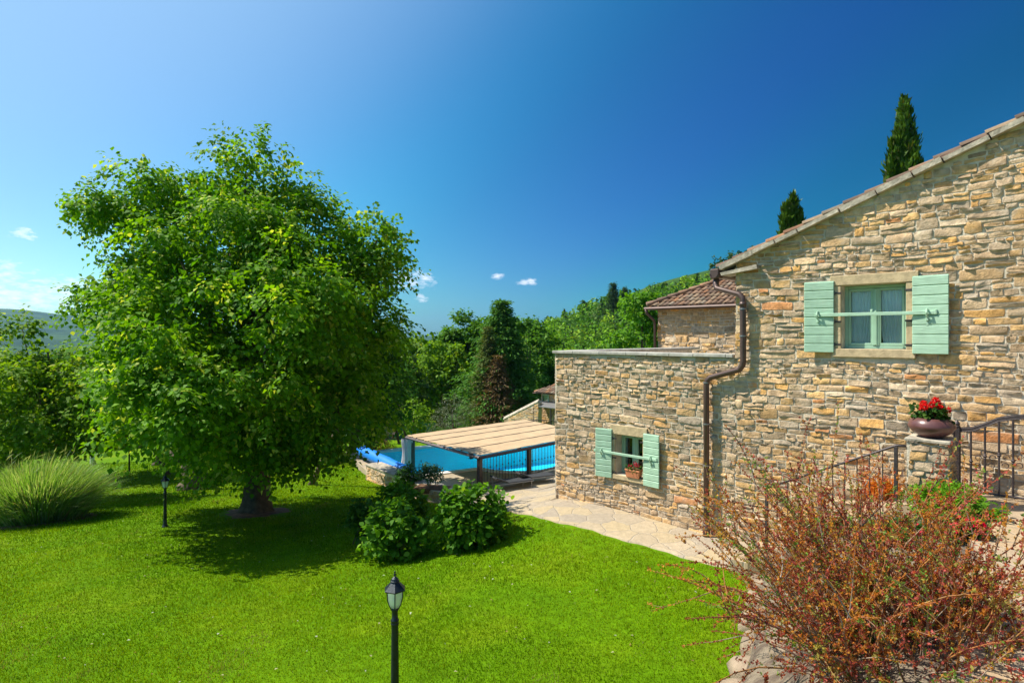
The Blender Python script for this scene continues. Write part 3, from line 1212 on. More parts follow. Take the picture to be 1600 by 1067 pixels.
def build_house():
    lint1 = (-3.24, -1.98, 6.85, 7.02)
    sill1 = (-3.20, -2.02, 5.66, 5.80)
    jl1, jr1 = (-3.19, -3.07, 5.80, 6.85), (-2.15, -2.03, 5.80, 6.85)
    lint2 = (-7.72, -6.78, 3.86, 4.07)
    sill2 = (-7.68, -6.82, 2.88, 2.98)
    jl2, jr2 = (-7.70, -7.60, 2.98, 3.86), (-6.90, -6.80, 2.98, 3.86)
    blocks = [(-3.20, -2.02, 5.66, 6.85), lint1, (-7.70, -6.80, 2.88, 3.86), lint2]
    top = lambda x: rake(x) - .02
    ins = lambda x, z: z < float(rake(x)) - .03 and z > ZB - .1
    v1, f1, c1 = stones(XL + .02, XM, ZB, ZPAR, ins, blocks, top=lambda x: np.where(x < XM, ZPAR - .01, 99.), seed=5, k=0.0, hmax=.16, pale=.12)
    v2, f2, c2 = stones(XM - .02, XR, ZB, 9.9, ins, blocks, top=lambda x: np.where(x < XM + .005, 7.4, rake(x) - .01), seed=8, k=.6, hmax=.18, hmin=.055)
    # stones on the annex end wall, seen edge-on, and the main wall's side above the parapet
    v3, f3, c3 = stones(0, 6, ZB - 2.2, ZPAR, lambda x, z: z < ZPAR - .02, (), top=lambda x: np.full_like(x, ZPAR - .01), seed=9, k=1.1)
    v3 = np.stack([XL + v3[:, 1], v3[:, 0] + .01, v3[:, 2]], 1)
    v4, f4, c4 = stones(0, 6, ZPAR - .2, ZE, lambda x, z: z < ZE - .03, (), seed=10, k=2.1)
    v4 = np.stack([XM + v4[:, 1], v4[:, 0] + .01, v4[:, 2]], 1)
    f3 = f3[:, ::-1]
    f4 = f4[:, ::-1]
    ops = [W1, W2]
    sl = slab_cells([XL, XM, XRIDGE, XR], ZB - .3, lambda x: float(rake(x)), ops, 0, .45)
    sd = MB()
    sd.box(((XL + .225), 3.2, (ZB - 2.6 + ZPAR) / 2), (.45, 5.5, ZPAR - ZB + 2.6 - .004))
    sd.box(((XM + .225), 3.7, (ZPAR - .5 + ZE) / 2), (.45, 6.5, ZE - ZPAR + .5 - .03))
    sd.box(((XL + XM) / 2, 3.2, ZPAR - .42), (XM - XL - .95, 5.4, .2))
    masonry("wall", [(v1, f1, c1, 0), (v2, f2, c2, 0), (v3, f3, c3, 0), (v4, f4, c4, 0), (np.array(sl.V), sl.F, None, 1), (np.array(sd.V), sd.F, None, 1)],
            [M['stone'], M['mortar']], house, fr)
    # parapet coping
    m = MB()
    x = XL - .05
    while x < XM - .06:
        w = min(random.uniform(.5, .9), XM - .04 - x)
        m.box((x + w / 2, .19, ZPAR + .035 + random.uniform(-.004, .004)), (w - .006, .50, .065), bev=.008)
        x += w
    y = .47
    while y < 5.9:
        m.box((XL + .19, y + .3, ZPAR + .035), (.5, .594, .065), bev=.008)
        y += .6
    m.build("parapet_coping", M['coping'], house, frame=fr)
    # roof: slabs on the rake, tiles on top
    m = MB()
    sc_ = math.sqrt(1 + SL * SL)
    ux, uz = 1 / sc_, SL / sc_
    s = -.28
    end = (XRIDGE - XM) * sc_
    while s < end:
        L = random.uniform(.38, .85)
        th = random.uniform(.060, .095)
        out = random.uniform(.09, .17)
        P = []
        for (ss, tt) in ((s + .01, 0), (s + L - .01, 0)):
            for yy in (-out + random.uniform(-.015, .015), .5):
                for hh in (0.0 + random.uniform(-.006, .006), th):
                    P.append((XM + ux * ss - uz * hh, yy, ZE + uz * ss + ux * hh))
        m.add(P, [(0, 4, 5, 1), (2, 3, 7, 6), (0, 2, 6, 4), (1, 5, 7, 3), (0, 1, 3, 2), (4, 6, 7, 5)])
        s += L
    # two corbel slabs at the eave corner
    P = [(-5.12, -.12, 7.16), (-4.42, -.16, 7.235), (-4.42, .3, 7.235), (-5.12, .3, 7.16), (-5.14, -.12, 7.215), (-4.44, -.15, 7.315), (-4.44, .3, 7.315), (-5.14, .3, 7.215)]
    m.add(P, [(0, 1, 5, 4), (1, 2, 6, 5), (2, 3, 7, 6), (3, 0, 4, 7), (4, 5, 6, 7), (3, 2, 1, 0)])
    m.build("verge_slab", M['slab'], house, frame=fr)
    O = (XM - ux * .34 - uz * .060, -.07, ZE - uz * .34 + ux * .060)
    V, F, C = tiles(O, (0, 1, 0), (ux, 0, uz), (-uz, 0, ux), lambda a, u: True, 34, int((end + .4) / .34), seed=5)
    C = C * .72
    O2 = (XRIDGE + .1, -.07, float(ZE + (XRIDGE - XM) * SL + .07))
    dk = MB()
    for sg in (1, -1):
        e0 = (XM - ux * .3, ZE - uz * .3) if sg == 1 else (XR + 2, float(rake(XR + 2)))
        e1 = (XRIDGE, ZE + (XRIDGE - XM) * SL)
        P = [(e0[0], -.06, e0[1] + .07), (e1[0], -.06, e1[1] + .07), (e1[0], 7, e1[1] + .07), (e0[0], 7, e0[1] + .07)]
        P += [(p[0], p[1], p[2] + .03) for p in P]
        dk.add(P, [(0, 1, 5, 4), (1, 2, 6, 5), (2, 3, 7, 6), (3, 0, 4, 7), (4, 5, 6, 7), (3, 2, 1, 0)])
    masonry("roof", [(V, F, C, 0), (np.array(dk.V), dk.F, np.tile((.2, .12, .08), (len(dk.V), 1)), 0)], [M['tile']], house, fr)
    # gutter along the eave and the downpipe
    gx, gz = XM - .40, 7.12
    m = MB()
    K = 7
    P, Q = [], []
    for y in (-.10, 6.8):
        for q in range(K):
            th = math.pi + math.pi * q / (K - 1)
            P.append((gx + .085 * math.cos(th), y, gz + .09 + .085 * math.sin(th)))
        for q in range(K):
            th = math.pi + math.pi * (K - 1 - q) / (K - 1)
            P.append((gx + .075 * math.cos(th), y, gz + .09 + .075 * math.sin(th)))
    n = 2 * K
    Q = [(i, (i + 1) % n, n + (i + 1) % n, n + i) for i in range(n)]
    Q += [tuple(range(n - 1, -1, -1)), tuple(range(n, 2 * n))]
    m.add(P, Q)
    m.box((gx, .02, gz + .09), (.19, .2, .19), bev=.02)
    # fascia board below the eave
    m.box((XM - .16, 3.3, gz + .12), (.28, 6.6, .03))
    m.build("gutter", M['brown'], house, frame=fr)
    xa, za = wl(1165, 455)
    xb, zb = wl(1108, 592)
    m = MB()
    r = .055
    path = [(gx, .02, gz + .02), (gx, .0, gz - .12), (gx + .03, -.03, gz - .19), (xa - .08, -.10, gz - .33), (xa - .005, -.115, gz - .40), (xa, -.12, gz - .5)]
    x2, z2 = wl(1168, 575)
    path += [(xa + .005, -.12, z2 + .14), (xa - .01, -.12, z2 + .05), (xa - .07, -.12, z2 - .03), (xb + .09, -.12, zb + .04), (xb + .02, -.12, zb - .02), (xb, -.12, zb - .12),
             (xb + .005, -.12, 2.42)]
    m.tube(path, r, 14)
    m.tube([(xb + .005, -.12, 2.43), (xb + .005, -.12, 2.13)], r * 1.22, 14)
    m.tube([(xb + .005, -.12, 2.44), (xb + .005, -.12, 2.40)], r * 1.3, 14)
    m.tube([(xa, -.12, gz - .56), (xa, -.12, gz - .48)], r * 1.15, 14)
    dp = m.build("downpipe", M['brown'], house, smooth=True, frame=fr)
    for z in (2.7, 3.5, 4.3, 5.1):
        m = MB()
        m.tube([(xb, -.12, z), (xb, -.12, z + .025)], r * 1.16, 14)
        m.box((xb + .03, -.055, z + .012), (.02, .11, .02))
        m.build("pipe_bracket", M['greymetal'], dp, frame=fr)
    for z in (6.0, 6.5):
        m = MB()
        m.tube([(xa, -.12, z), (xa, -.12, z + .025)], r * 1.16, 14)
        m.box((xa + .03, -.055, z + .012), (.02, .11, .02))
        m.build("pipe_bracket", M['greymetal'], dp, frame=fr)

    # windows
    for wi, (W, lint, sill, jl, jr) in enumerate(((W1, lint1, sill1, jl1, jr1), (W2, lint2, sill2, jl2, jr2))):
        wx0, wx1, wz0, wz1 = W
        cx, cz = (wx0 + wx1) / 2, (wz0 + wz1) / 2
        m = MB()
        for (a, b_, c, d), o in ((lint, .045), (sill, .055), (jl, .035), (jr, .035)):
            lo = .45 if (a, b_) in ((lint[0], lint[1]),) else .30
            m.box(((a + b_) / 2, .13 - o / 2, (c + d) / 2), (b_ - a - .004, .26 + o, d - c - .004), bev=.008)
        ww = m.build("window", M['dressed'], house, frame=fr)
        ww['label'] = 'upper window with white curtains' if wi == 0 else 'lower window with a flower box on its sill'
        yf = .20 if wi == 0 else .26
        m = MB()
        t = .055
        m.box((wx0 + t / 2, yf, cz), (t, .06, wz1 - wz0 - .004), bev=.006)
        m.box((wx1 - t / 2, yf, cz), (t, .06, wz1 - wz0 - .004), bev=.006)
        m.box((cx, yf, wz1 - t / 2), (wx1 - wx0 - 2 * t, .06, t - .006), bev=.006)
        m.box((cx, yf, wz0 + t / 2), (wx1 - wx0 - 2 * t, .06, t - .006), bev=.006)
        m.box((cx, yf - .012, cz), (.10, .06, wz1 - wz0 - 2 * t), bev=.008)
        m.box((cx, yf - .035, cz), (.045, .04, wz1 - wz0 - 2 * t - .02), bev=.006)
        for sx in (-1, 1):
            hx = (wx1 - wx0) / 4 - .01
            for ex in (-1, 1):
                m.box((cx + sx * hx + ex * (hx - .055), yf - .006, cz), (.035, .05, wz1 - wz0 - 2 * t - .01), bev=.005)
            m.box((cx + sx * hx, yf - .006, wz0 + t + .02), (2 * hx - .1, .05, .04), bev=.005)
            m.box((cx + sx * hx, yf - .006, wz1 - t - .02), (2 * hx - .1, .05, .04), bev=.005)
        m.build("frame", M['frame'], ww, frame=fr)
        m = MB()
        m.box((cx, yf + .012, cz), (wx1 - wx0 - 2 * t, .006, wz1 - wz0 - 2 * t))
        m.build("pane", M['glass'], ww, frame=fr)
        # room behind
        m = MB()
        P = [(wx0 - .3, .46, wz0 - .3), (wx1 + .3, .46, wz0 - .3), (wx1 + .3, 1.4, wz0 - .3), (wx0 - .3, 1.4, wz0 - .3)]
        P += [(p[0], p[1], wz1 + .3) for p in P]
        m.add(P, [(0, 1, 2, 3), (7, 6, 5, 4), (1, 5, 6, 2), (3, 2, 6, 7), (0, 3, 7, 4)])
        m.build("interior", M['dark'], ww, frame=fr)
        # curtains: rippled sheets
        for sx in (-1, 1):
            V, F = [], []
            b = 0
            n = 60
            for i in range(n + 1):
                u = i / n
                for j in range(7):
                    h = j / 6
                    if wi == 0:
                        span = (wx1 - wx0) / 2 * (.98 - .22 * (1 - h) * (1 - .3 * h))
                    else:
                        span = (wx1 - wx0) * .14
                    x = cx + sx * ((wx1 - wx0) / 2 - .005 - u * span)
                    V.append((x, yf + .045 + .018 * math.sin(u * 60 + sx) * (.6 + .4 * math.sin(h * 3 + u * 9)), wz0 + (wz1 - wz0) * h))
            for i in range(n):
                for j in range(6):
                    F.append((b + i * 7 + j, b + (i + 1) * 7 + j, b + (i + 1) * 7 + j + 1, b + i * 7 + j + 1))
            mk("curtain", fr(np.array(V)), F, M['curtain'], ww, smooth=True)

    # shutters
    def shutter(hx, w, z0, z1, side, ang, lab):
        """hinge line at hx; side -1 opens to the left"""
        m = MB()
        nb = 8
        bh = (z1 - z0) / nb
        ca, sa = math.cos(ang), math.sin(ang)

        def f(p):
            return np.array((hx + side * (p[0] * ca), -.06 - p[0] * sa + p[1], p[2]))
        for i in range(nb):
            g = (w / 2, 0, z0 + bh * (i + .5))
            m.box(g, (w, .032, bh - .010), bev=.009, f=f)
            m.box((w / 2, .006, z0 + bh * (i + 1) - .001), (w - .004, .012, .012), f=f)
        for q in (.12, w - .12):
            m.box((q, .026, (z0 + z1) / 2), (.08, .022, (z1 - z0) * .9), f=f)
        s = m.build("shutter", M['green'], house, frame=fr)
        s['label'] = lab
        for zz in (z0 + .14, z1 - .2, (z0 + z1) / 2 - .08):
            m = MB()
            m.tube([(hx - side * .0, -.04, zz - .035), (hx - side * .0, -.04, zz + .035)], .012, 8)
            m.box((hx - side * .05, -.035, zz), (.10, .012, .03))
            m.build("hinge", M['iron'], s, frame=fr)
        return s
    shutter(-3.17, .46, 5.73, 6.93, -1, .10, 'left shutter of the upper window')
    shutter(-2.06, .47, 5.73, 6.93, 1, .07, 'right shutter of the upper window')
    shutter(-7.66, .40, 2.88, 3.96, -1, .16, 'left shutter of the lower window')
    shutter(-6.86, .40, 2.86, 3.96, 1, .08, 'right shutter of the lower window')
    for (x0, x1, z, hooks) in ((-3.46, -1.73, 6.365, (-3.41, -1.86)), (-8.12, -6.50, 3.45, (-7.90, -6.66))):
        m = MB()
        m.box(((x0 + x1) / 2, -.105, z), (x1 - x0, .022, .055), bev=.005)
        cx = (x0 + x1) / 2 + (.02 if z > 5 else .12)
        if z > 5:
            m.box((cx - .03, -.10, z + .045), (.035, .03, .06), bev=.006)
            m.box((cx + .03, -.10, z + .035), (.02, .03, .04), bev=.004)
        bar = m.build("locking_bar", M['green'], house, frame=fr)
        for hx in hooks:
            m = MB()
            m.tube([(hx, -.09, z - .09), (hx, -.13, z - .05), (hx, -.155, z), (hx, -.14, z + .05), (hx, -.10, z + .055)], .014, 8)
            m.box((hx, -.10, z - .1), (.035, .04, .05), bev=.006)
            m.box((hx, -.085, z - .14), (.03, .015, .10))
            m.build("hook", M['green'], bar, frame=fr)
        m = MB()
        m.box((x1 - .02, -.10, z + .01), (.03, .04, .075), bev=.005)
        m.build("end_stop", M['green'], bar, frame=fr)


build_house()

# ------------------------------------------------------------------ house behind with hipped tile roof
def back_house():
    S = 19.0
    x0 = wl(1028, 500, S)[0]
    x1 = x0 + 9
    ze = 7.05
    h = thing('tiled_house', 'stone house behind the parapet with a hipped barrel tile roof', 'house', loc(np.array((x0 + 4, S, 2.5))), rz=-math.atan2(DY, DX))
    f2 = lambda V: loc(np.asarray(V) + np.array((0, S, 0)))
    v1, f1, c1 = stones(x0, x1, 4.5, ze, lambda x, z: z < ze - .02, (), top=lambda x: np.full_like(x, ze), seed=31, k=3, hmin=.08, hmax=.2)
    b = MB()
    b.box(((x0 + x1) / 2, 3.0, (ze - .5) / 2 + .25), (x1 - x0 - .02, 6, ze - .5 - .5))
    b.box(((x0 + x1) / 2, 3.0, ze - .26), (x1 - x0 - .022, 5.998, .5))
    masonry("wall", [(v1, f1, c1, 0), (np.array(b.V), b.F, None, 1)], [M['stone'], M['mortar']], h, f2)
    # hip roof
    ov = .28
    sl = .45
    nrm = np.array((0, -sl, 1)) / math.sqrt(1 + sl * sl)
    up = np.array((0, 1, sl)) / math.sqrt(1 + sl * sl)
    sc_ = math.sqrt(1 + sl * sl)
    run = 3.3
    O = (x0 - ov, -ov, ze - .02)
    V, F, C = tiles(O, (1, 0, 0), up, nrm, lambda a, u: a > (u / sc_) * .86 and u / sc_ < run, 48, 11, seed=6, pitch=.2, rad=.085)
    # left hip face
    n2 = np.array((-sl, 0, 1)) / sc_
    u2 = np.array((1, 0, sl)) / sc_
    V2, F2, C2 = tiles((x0 - ov, -ov, ze - .02), (0, 1, 0), u2, n2, lambda a, u: (u / sc_) * 1.1 < a < 6.5 - (u / sc_), 34, 9, seed=7)
    # ridge and hip cover tiles
    m = MB()
    hip = [(x0 - ov, -ov, ze + .08), (x0 - ov + run * .87, -ov + run, ze + .08 + run * sl)]
    segs = 10
    Vh, Fh, Ch = [], [], []
    for (a, b_, n) in ((np.array(hip[0]), np.array(hip[1]), 11), (np.array(hip[1]), np.array(hip[1]) + np.array((6, 0, 0)), 15)):
        for i in range(n):
            p0 = a + (b_ - a) * i / n
            p1 = a + (b_ - a) * (i + 1.15) / n
            t = MB()
            t.tube([p0 + (0, 0, .02), p1], [.095, .075], 8)
            o = len(Vh)
            Vh += t.V
            Fh += [tuple(q + o for q in ff) for ff in t.F]
            Ch += [TILE_COLS[R.integers(len(TILE_COLS))] * R.uniform(.8, 1.4)] * len(t.V)
    dk = MB()
    zr = ze + run * sl - .03
    P = [(x0 - ov, -ov, ze - .03), (x1 + ov, -ov, ze - .03), (x1 + ov, 6 + ov, ze - .03), (x0 - ov, 6 + ov, ze - .03),
         (x0 - ov + run * .87, -ov + run, zr), (x1, -ov + run, zr)]
    dk.add(P, [(0, 1, 5, 4), (2, 3, 4, 5), (0, 4, 3), (1, 2, 5), (3, 2, 1, 0)])
    masonry("roof", [(V, F, C, 0), (V2, F2, C2, 0), (np.array(Vh), Fh, Ch, 0), (np.array(dk.V), dk.F, np.tile((.16, .1, .07), (6, 1)), 0)], [M['tile']], h, f2)
    m = MB()
    gz = ze - .05
    m.tube([(x0 - ov - .05, -ov - .07, gz), (x1, -ov - .07, gz)], .06, 8)
    m.build("gutter", M['brown'], h, frame=f2)
    m = MB()
    m.tube([(x0 - ov, -ov - .07, gz - .02), (x0 - ov + .02, -ov - .05, gz - .16), (x0 - .08, -.12, gz - .42), (x0 - .06, -.10, gz - .6), (x0 - .06, -.10, 3)], .05, 8)
    m.build("downpipe", M['brown'], h, smooth=True, frame=f2)


back_house()
# ------------------------------------------------------------------ foliage
def unit(v):
    return v / (np.linalg.norm(v, axis=-1, keepdims=True) + 1e-9)


def leaf_quads(P, D, Nrm, L, W, fold=.25):
    """leaf = bent quad from P along D, width W, normal Nrm"""
    D = unit(D)
    S = unit(np.cross(D, Nrm))
    U = np.cross(S, D)
    L, W = L[:, None], W[:, None]
    V = np.stack([P, P + D * L * .45 + S * W * .5 + U * W * fold * .5, P + D * L - U * L * .12, P + D * L * .45 - S * W * .5 + U * W * fold * .5], 1)
    return V.reshape(-1, 3)


def leaf6(P, D, Nrm, L, W, fold=.2):
    """broad leaf of six outline points"""
    D = unit(D)
    S = unit(np.cross(D, Nrm))
    U = np.cross(S, D)
    L, W = L[:, None], W[:, None]
    V = np.stack([P, P + D * L * .25 + S * W * .42 + U * W * fold * .4, P + D * L * .62 + S * W * .42 + U * W * fold * .3, P + D * L - U * L * .18,
                  P + D * L * .62 - S * W * .42 + U * W * fold * .3, P + D * L * .25 - S * W * .42 + U * W * fold * .4], 1)
    return V.reshape(-1, 3)


def rdir(n, rg):
    return unit(rg.normal(size=(n, 3)))


def crown_pads(lobes, dens, per, Lf, cols, rg, r0=.38, r1=.8, pd=1.0, **kw):
    pl_ = pads(lobes, rg, r0, r1, dens=pd)
    kw2 = dict(kw)
    kw2['shell'] = .95
    a = crown(pl_, dens, per, Lf, cols, rg, nobury=True, **kw2)
    kw3 = dict(kw)
    kw3['shell'] = .6
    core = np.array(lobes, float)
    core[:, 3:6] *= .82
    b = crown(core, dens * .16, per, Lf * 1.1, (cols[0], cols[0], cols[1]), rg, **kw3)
    return np.concatenate([a[0], b[0]]), np.concatenate([a[1], b[1] + len(a[0])]), np.concatenate([a[2], b[2]])


def crown(lobes, dens, per, Lf, cols, rg, spray=.55, droop=.35, shell=.35, aspect=.75, up=.25, broad=False, keep=None, jit=.25, nobury=False):
    """lobes: array (n,6) centre + radii. dens: sprays per square metre of lobe surface; per: leaves per spray.
    returns V, F, C"""
    PV, PC = [], []
    lobes = np.asarray(lobes, float)
    for lb in lobes:
        c, r = lb[:3], lb[3:6]
        area = 4 * math.pi * (np.prod(r) ** (2 / 3))
        n = max(4, int(area * dens))
        d = rdir(n, rg)
        d[:, 2] = d[:, 2] * .9 + up * .4
        d = unit(d)
        k = 1 - shell * rg.uniform(0, 1, n) ** 1.6
        k *= 1 + .16 * vnoise(d * 2.2 + c, 1.6, 4)
        P = c + d * r * k[:, None]
        # drop sprays buried deep inside other lobes
        ok = np.ones(n, bool)
        if not nobury:
            dd = np.linalg.norm((P[:, None] - lobes[None, :, :3]) / lobes[None, :, 3:6], axis=2)
            bur = (dd < .72).sum(1)
            ok = (bur == 0) | (rg.uniform(0, 1, n) < .22)
        if keep is not None:
            ok &= keep(P)
        P, d = P[ok], d[ok]
        n = len(P)
        if n == 0:
            continue
        tw = unit(d + rg.normal(0, .35, (n, 3)) + np.array((0, 0, -droop)))
        pl = unit(np.cross(tw, rg.normal(size=(n, 3))) * .5 + np.array((0, 0, 1.)))
        sd = unit(np.cross(tw, pl))
        sp = spray * rg.uniform(.6, 1.3, n)
        tone = rg.normal(0, 1, n)
        t = np.tile(np.linspace(0, 1, per), (n, 1)) + rg.normal(0, .06, (n, per))
        sgn = np.where(np.arange(per) % 2 == 0, 1., -1.)[None, :]
        wid = rg.uniform(.05, .42, (n, per)) * sgn
        Q = P[:, None] + tw[:, None] * (t * sp[:, None])[..., None] + sd[:, None] * (wid * sp[:, None] * .6)[..., None]
        Q[..., 2] -= (t ** 2 * sp[:, None]) * droop * .5
        Q += rg.normal(0, Lf * .3, Q.shape)
        D = tw[:, None] * .7 + sd[:, None] * sgn[..., None] * .8 + rg.normal(0, jit + .1, Q.shape) + np.array((0, 0, -.25 - droop * .4))
        N = pl[:, None] + d[:, None] * .35 + rg.normal(0, jit, Q.shape)
        Q, D, N = Q.reshape(-1, 3), D.reshape(-1, 3), unit(N.reshape(-1, 3))
        m = len(Q)
        L = Lf * rg.uniform(.65, 1.25, m)
        V = (leaf6 if broad else leaf_quads)(Q, D, N, L, L * aspect)
        tn = np.repeat(tone, per) * .22 + rg.normal(0, .16, m)
        a, b, e = (np.array(x) for x in cols)
        w = np.clip(.45 + tn, 0, 1)[:, None]
        C = a * (1 - w) + b * w
        hi = (rg.uniform(0, 1, m) < .03 + .45 * (np.repeat(tone, per) > 1.25))[:, None]
        C = np.where(hi, e, C) * rg.uniform(.85, 1.15, (m, 1))
        PV.append(V)
        PC.append(np.repeat(C, 6 if broad else 4, axis=0))
    V = np.concatenate(PV)
    k = 6 if broad else 4
    F = np.arange(len(V)).reshape(-1, k)
    return V, F, np.concatenate(PC)


def pads(lobes, rg, r0=.38, r1=.8, flat=.42, dens=1.0, tuck=.75):
    """break round lobes into flattened leafy pads with gaps between them"""
    lobes = np.asarray(lobes, float)
    out = []
    for lb in lobes:
        c, r = lb[:3], lb[3:6]
        rm = (r0 + r1) / 2
        n = max(3, int(dens * 4 * (np.prod(r) ** (2 / 3)) / rm ** 2 * .8))
        d = rdir(n, rg)
        d[:, 2] += .12
        d = unit(d)
        P = c + d * r * rg.uniform(.62, 1.1, (n, 1))
        dd = np.linalg.norm((P[:, None] - lobes[None, :, :3]) / lobes[None, :, 3:6], axis=2)
        ok = ((dd < tuck).sum(1) == 0) | (rg.uniform(0, 1, n) < .16)
        for p, q in zip(P[ok], d[ok]):
            a = rg.uniform(r0, r1)
            out.append((*p, a * rg.uniform(.8, 1.25), a * rg.uniform(.8, 1.25), a * flat * rg.uniform(.7, 1.4)))
    return np.array(out)


def limb(m, a, b, r0, r1, sag=0.0, n=6, wob=.12, rg=R):
    a, b = np.array(a, float), np.array(b, float)
    L = np.linalg.norm(b - a)
    pts, rad = [], []
    off = rg.normal(0, wob * L * .25, 3)
    for i in range(n + 1):
        u = i / n
        p = a + (b - a) * u + off * math.sin(math.pi * u) + np.array((0, 0, sag * math.sin(math.pi * u)))
        pts.append(p)
        rad.append(r0 + (r1 - r0) * u)
    m.tube(pts, rad, 7)
    return pts


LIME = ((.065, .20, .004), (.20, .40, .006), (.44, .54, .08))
LIMB2 = ((.09, .20, .006), (.19, .34, .010), (.34, .42, .06))
DARKG = ((.028, .095, .010), (.06, .17, .014), (.11, .24, .03))
MIDG = ((.055, .16, .008), (.12, .28, .012), (.2, .36, .03))
YELG = ((.10, .22, .008), (.19, .34, .012), (.28, .40, .04))
OLIVE = ((.080, .105, .055), (.155, .185, .105), (.25, .27, .17))
CYP = ((.035, .09, .008), (.085, .165, .012), (.14, .2, .02))


def px_lobes(L, t, sy=1.0, sd=1.0):
    out = []
    for q in L:
        px, py, r = q[:3]
        off = q[3] if len(q) > 3 else 0
        p = att(px, py, t + off)
        rr = r / FPX * t
        out.append((*p, rr, rr * sd, rr * sy))
    return np.array(out)


# the linden
LIN = [(385, 240, 42, 0), (352, 282, 62, -1), (428, 296, 62, .5), (290, 285, 52, .3), (262, 262, 30, 1), (215, 298, 46, -.5), (165, 292, 36, 0), (150, 325, 30, .5), (190, 360, 55, 0),
       (497, 338, 55, 0), (468, 285, 30, .5), (555, 360, 50, .5), (604, 362, 40, -.3), (618, 410, 38, 0), (600, 445, 52, .8), (580, 500, 62, 0), (612, 515, 32, .5), (545, 560, 72, .5),
       (588, 592, 36, -.5), (330, 360, 88, -2.0), (420, 380, 92, -2.2), (500, 430, 88, -2.0), (270, 400, 80, -1.6), (235, 440, 62, -.5), (195, 475, 46, 0), (165, 470, 22, .3), (250, 520, 80, -1.5),
       (350, 470, 98, -2.9), (440, 500, 98, -2.9), (400, 580, 95, -3), (300, 600, 85, -2.2), (215, 600, 70, -.8), (180, 560, 45, .5), (500, 620, 70, -2), (470, 665, 52, -2.5), (508, 690, 30, -1.5),
       (440, 700, 34, -2.2), (478, 722, 24, -1.6), (370, 680, 52, -1.6), (305, 665, 52, -1), (560, 640, 46, 0), (235, 650, 42, 0), (330, 712, 24, -.8), 
       (215, 602, 58, -2.9), (278, 640, 48, -3.3), (325, 668, 42, -2.8), (175, 565, 38, -2.2), (240, 560, 60, -2.9), (350, 350, 105, 1.8), (450, 420, 110, 2.2), (300, 450, 100, 2), (400, 540, 110, 2), (520, 520, 92, 1.5), (250, 560, 80, 1.5)]


def linden():
    t0 = 17.9
    base = at(400, 800, .74)
    base[2] = Hs(base[0], base[1]) - .03
    root = thing('linden_tree', 'tallest tree, a broad full linden with a thick trunk standing on the lawn', 'tree', base)
    rg = np.random.default_rng(77)
    LIN2 = [(400 + (x - 400) * (.90 if x < 400 else .93), 470 + (y - 470) * (.87 if y < 470 else 1.0), r * .78, o * (1.0 if o > 0 or x > 380 or y < 500 else 1.45)) for (x, y, r, o) in LIN]
    lobes = px_lobes(LIN2, t0, sd=1.1)
    bz = base[2]
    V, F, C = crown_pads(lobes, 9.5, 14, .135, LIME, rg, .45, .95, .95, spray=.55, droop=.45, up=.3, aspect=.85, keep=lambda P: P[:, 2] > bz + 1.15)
    mk('crown', V, F, M['leaf'], root, col=C)
    # trunk
    m = MB()
    P, Rr = [], []
    for z, r in ((-.15, .62), (.0, .56), (.15, .45), (.4, .39), (.9, .36), (1.5, .36), (2.2, .40), (3.0, .33), (4.5, .26), (6.5, .17), (9, .06)):
        P.append(base + np.array((.03 * math.sin(z), .05 * math.sin(z * 1.3), z)))
        Rr.append(r)
    m.tube(P, Rr, 18)
    V = np.array(m.V)
    k = np.clip(1.2 - (V[:, 2] - base[2]), 0, 1.2) / 1.2
    an = np.arctan2(V[:, 1] - base[1], V[:, 0] - base[0])
    s = 1 + (.10 * np.sin(5 * an + 1) + .07 * np.sin(9 * an)) * (.35 + k)
    V[:, 0] = base[0] + (V[:, 0] - base[0]) * s
    V[:, 1] = base[1] + (V[:, 1] - base[1]) * s
    m.V = [tuple(v) for v in V]
    for lb in lobes[::2]:
        h = max(1.6, min(7, (lb[2] - base[2]) * .45))
        limb(m, base + np.array((0, 0, h)), lb[:3], .13, .025, rg=rg)
    m.build('trunk', M['bark'], root, smooth=True)
    # bare soil ring
    V, F = [], []
    n = 40
    for i in range(n):
        a = 2 * math.pi * i / n
        r = .88 + .12 * math.sin(3 * a) + .08 * math.sin(7 * a + 1) + .05 * math.sin(13 * a)
        for q in (0.0, .6, 1.0):
            x, y = base[0] + math.cos(a) * r * (q * .9 + .1), base[1] + math.sin(a) * r * (q * .9 + .1)
            V.append((x, y, Hs(x, y) + .05 - .06 * q * q + .01))
    for i in range(n):
        j = (i + 1) % n
        for q in (0, 1):
            F.append((i * 3 + q, i * 3 + q + 1, j * 3 + q + 1, j * 3 + q))
    tag(mk("soil", V, F, M['soil'], smooth=True), kind='structure')


linden()


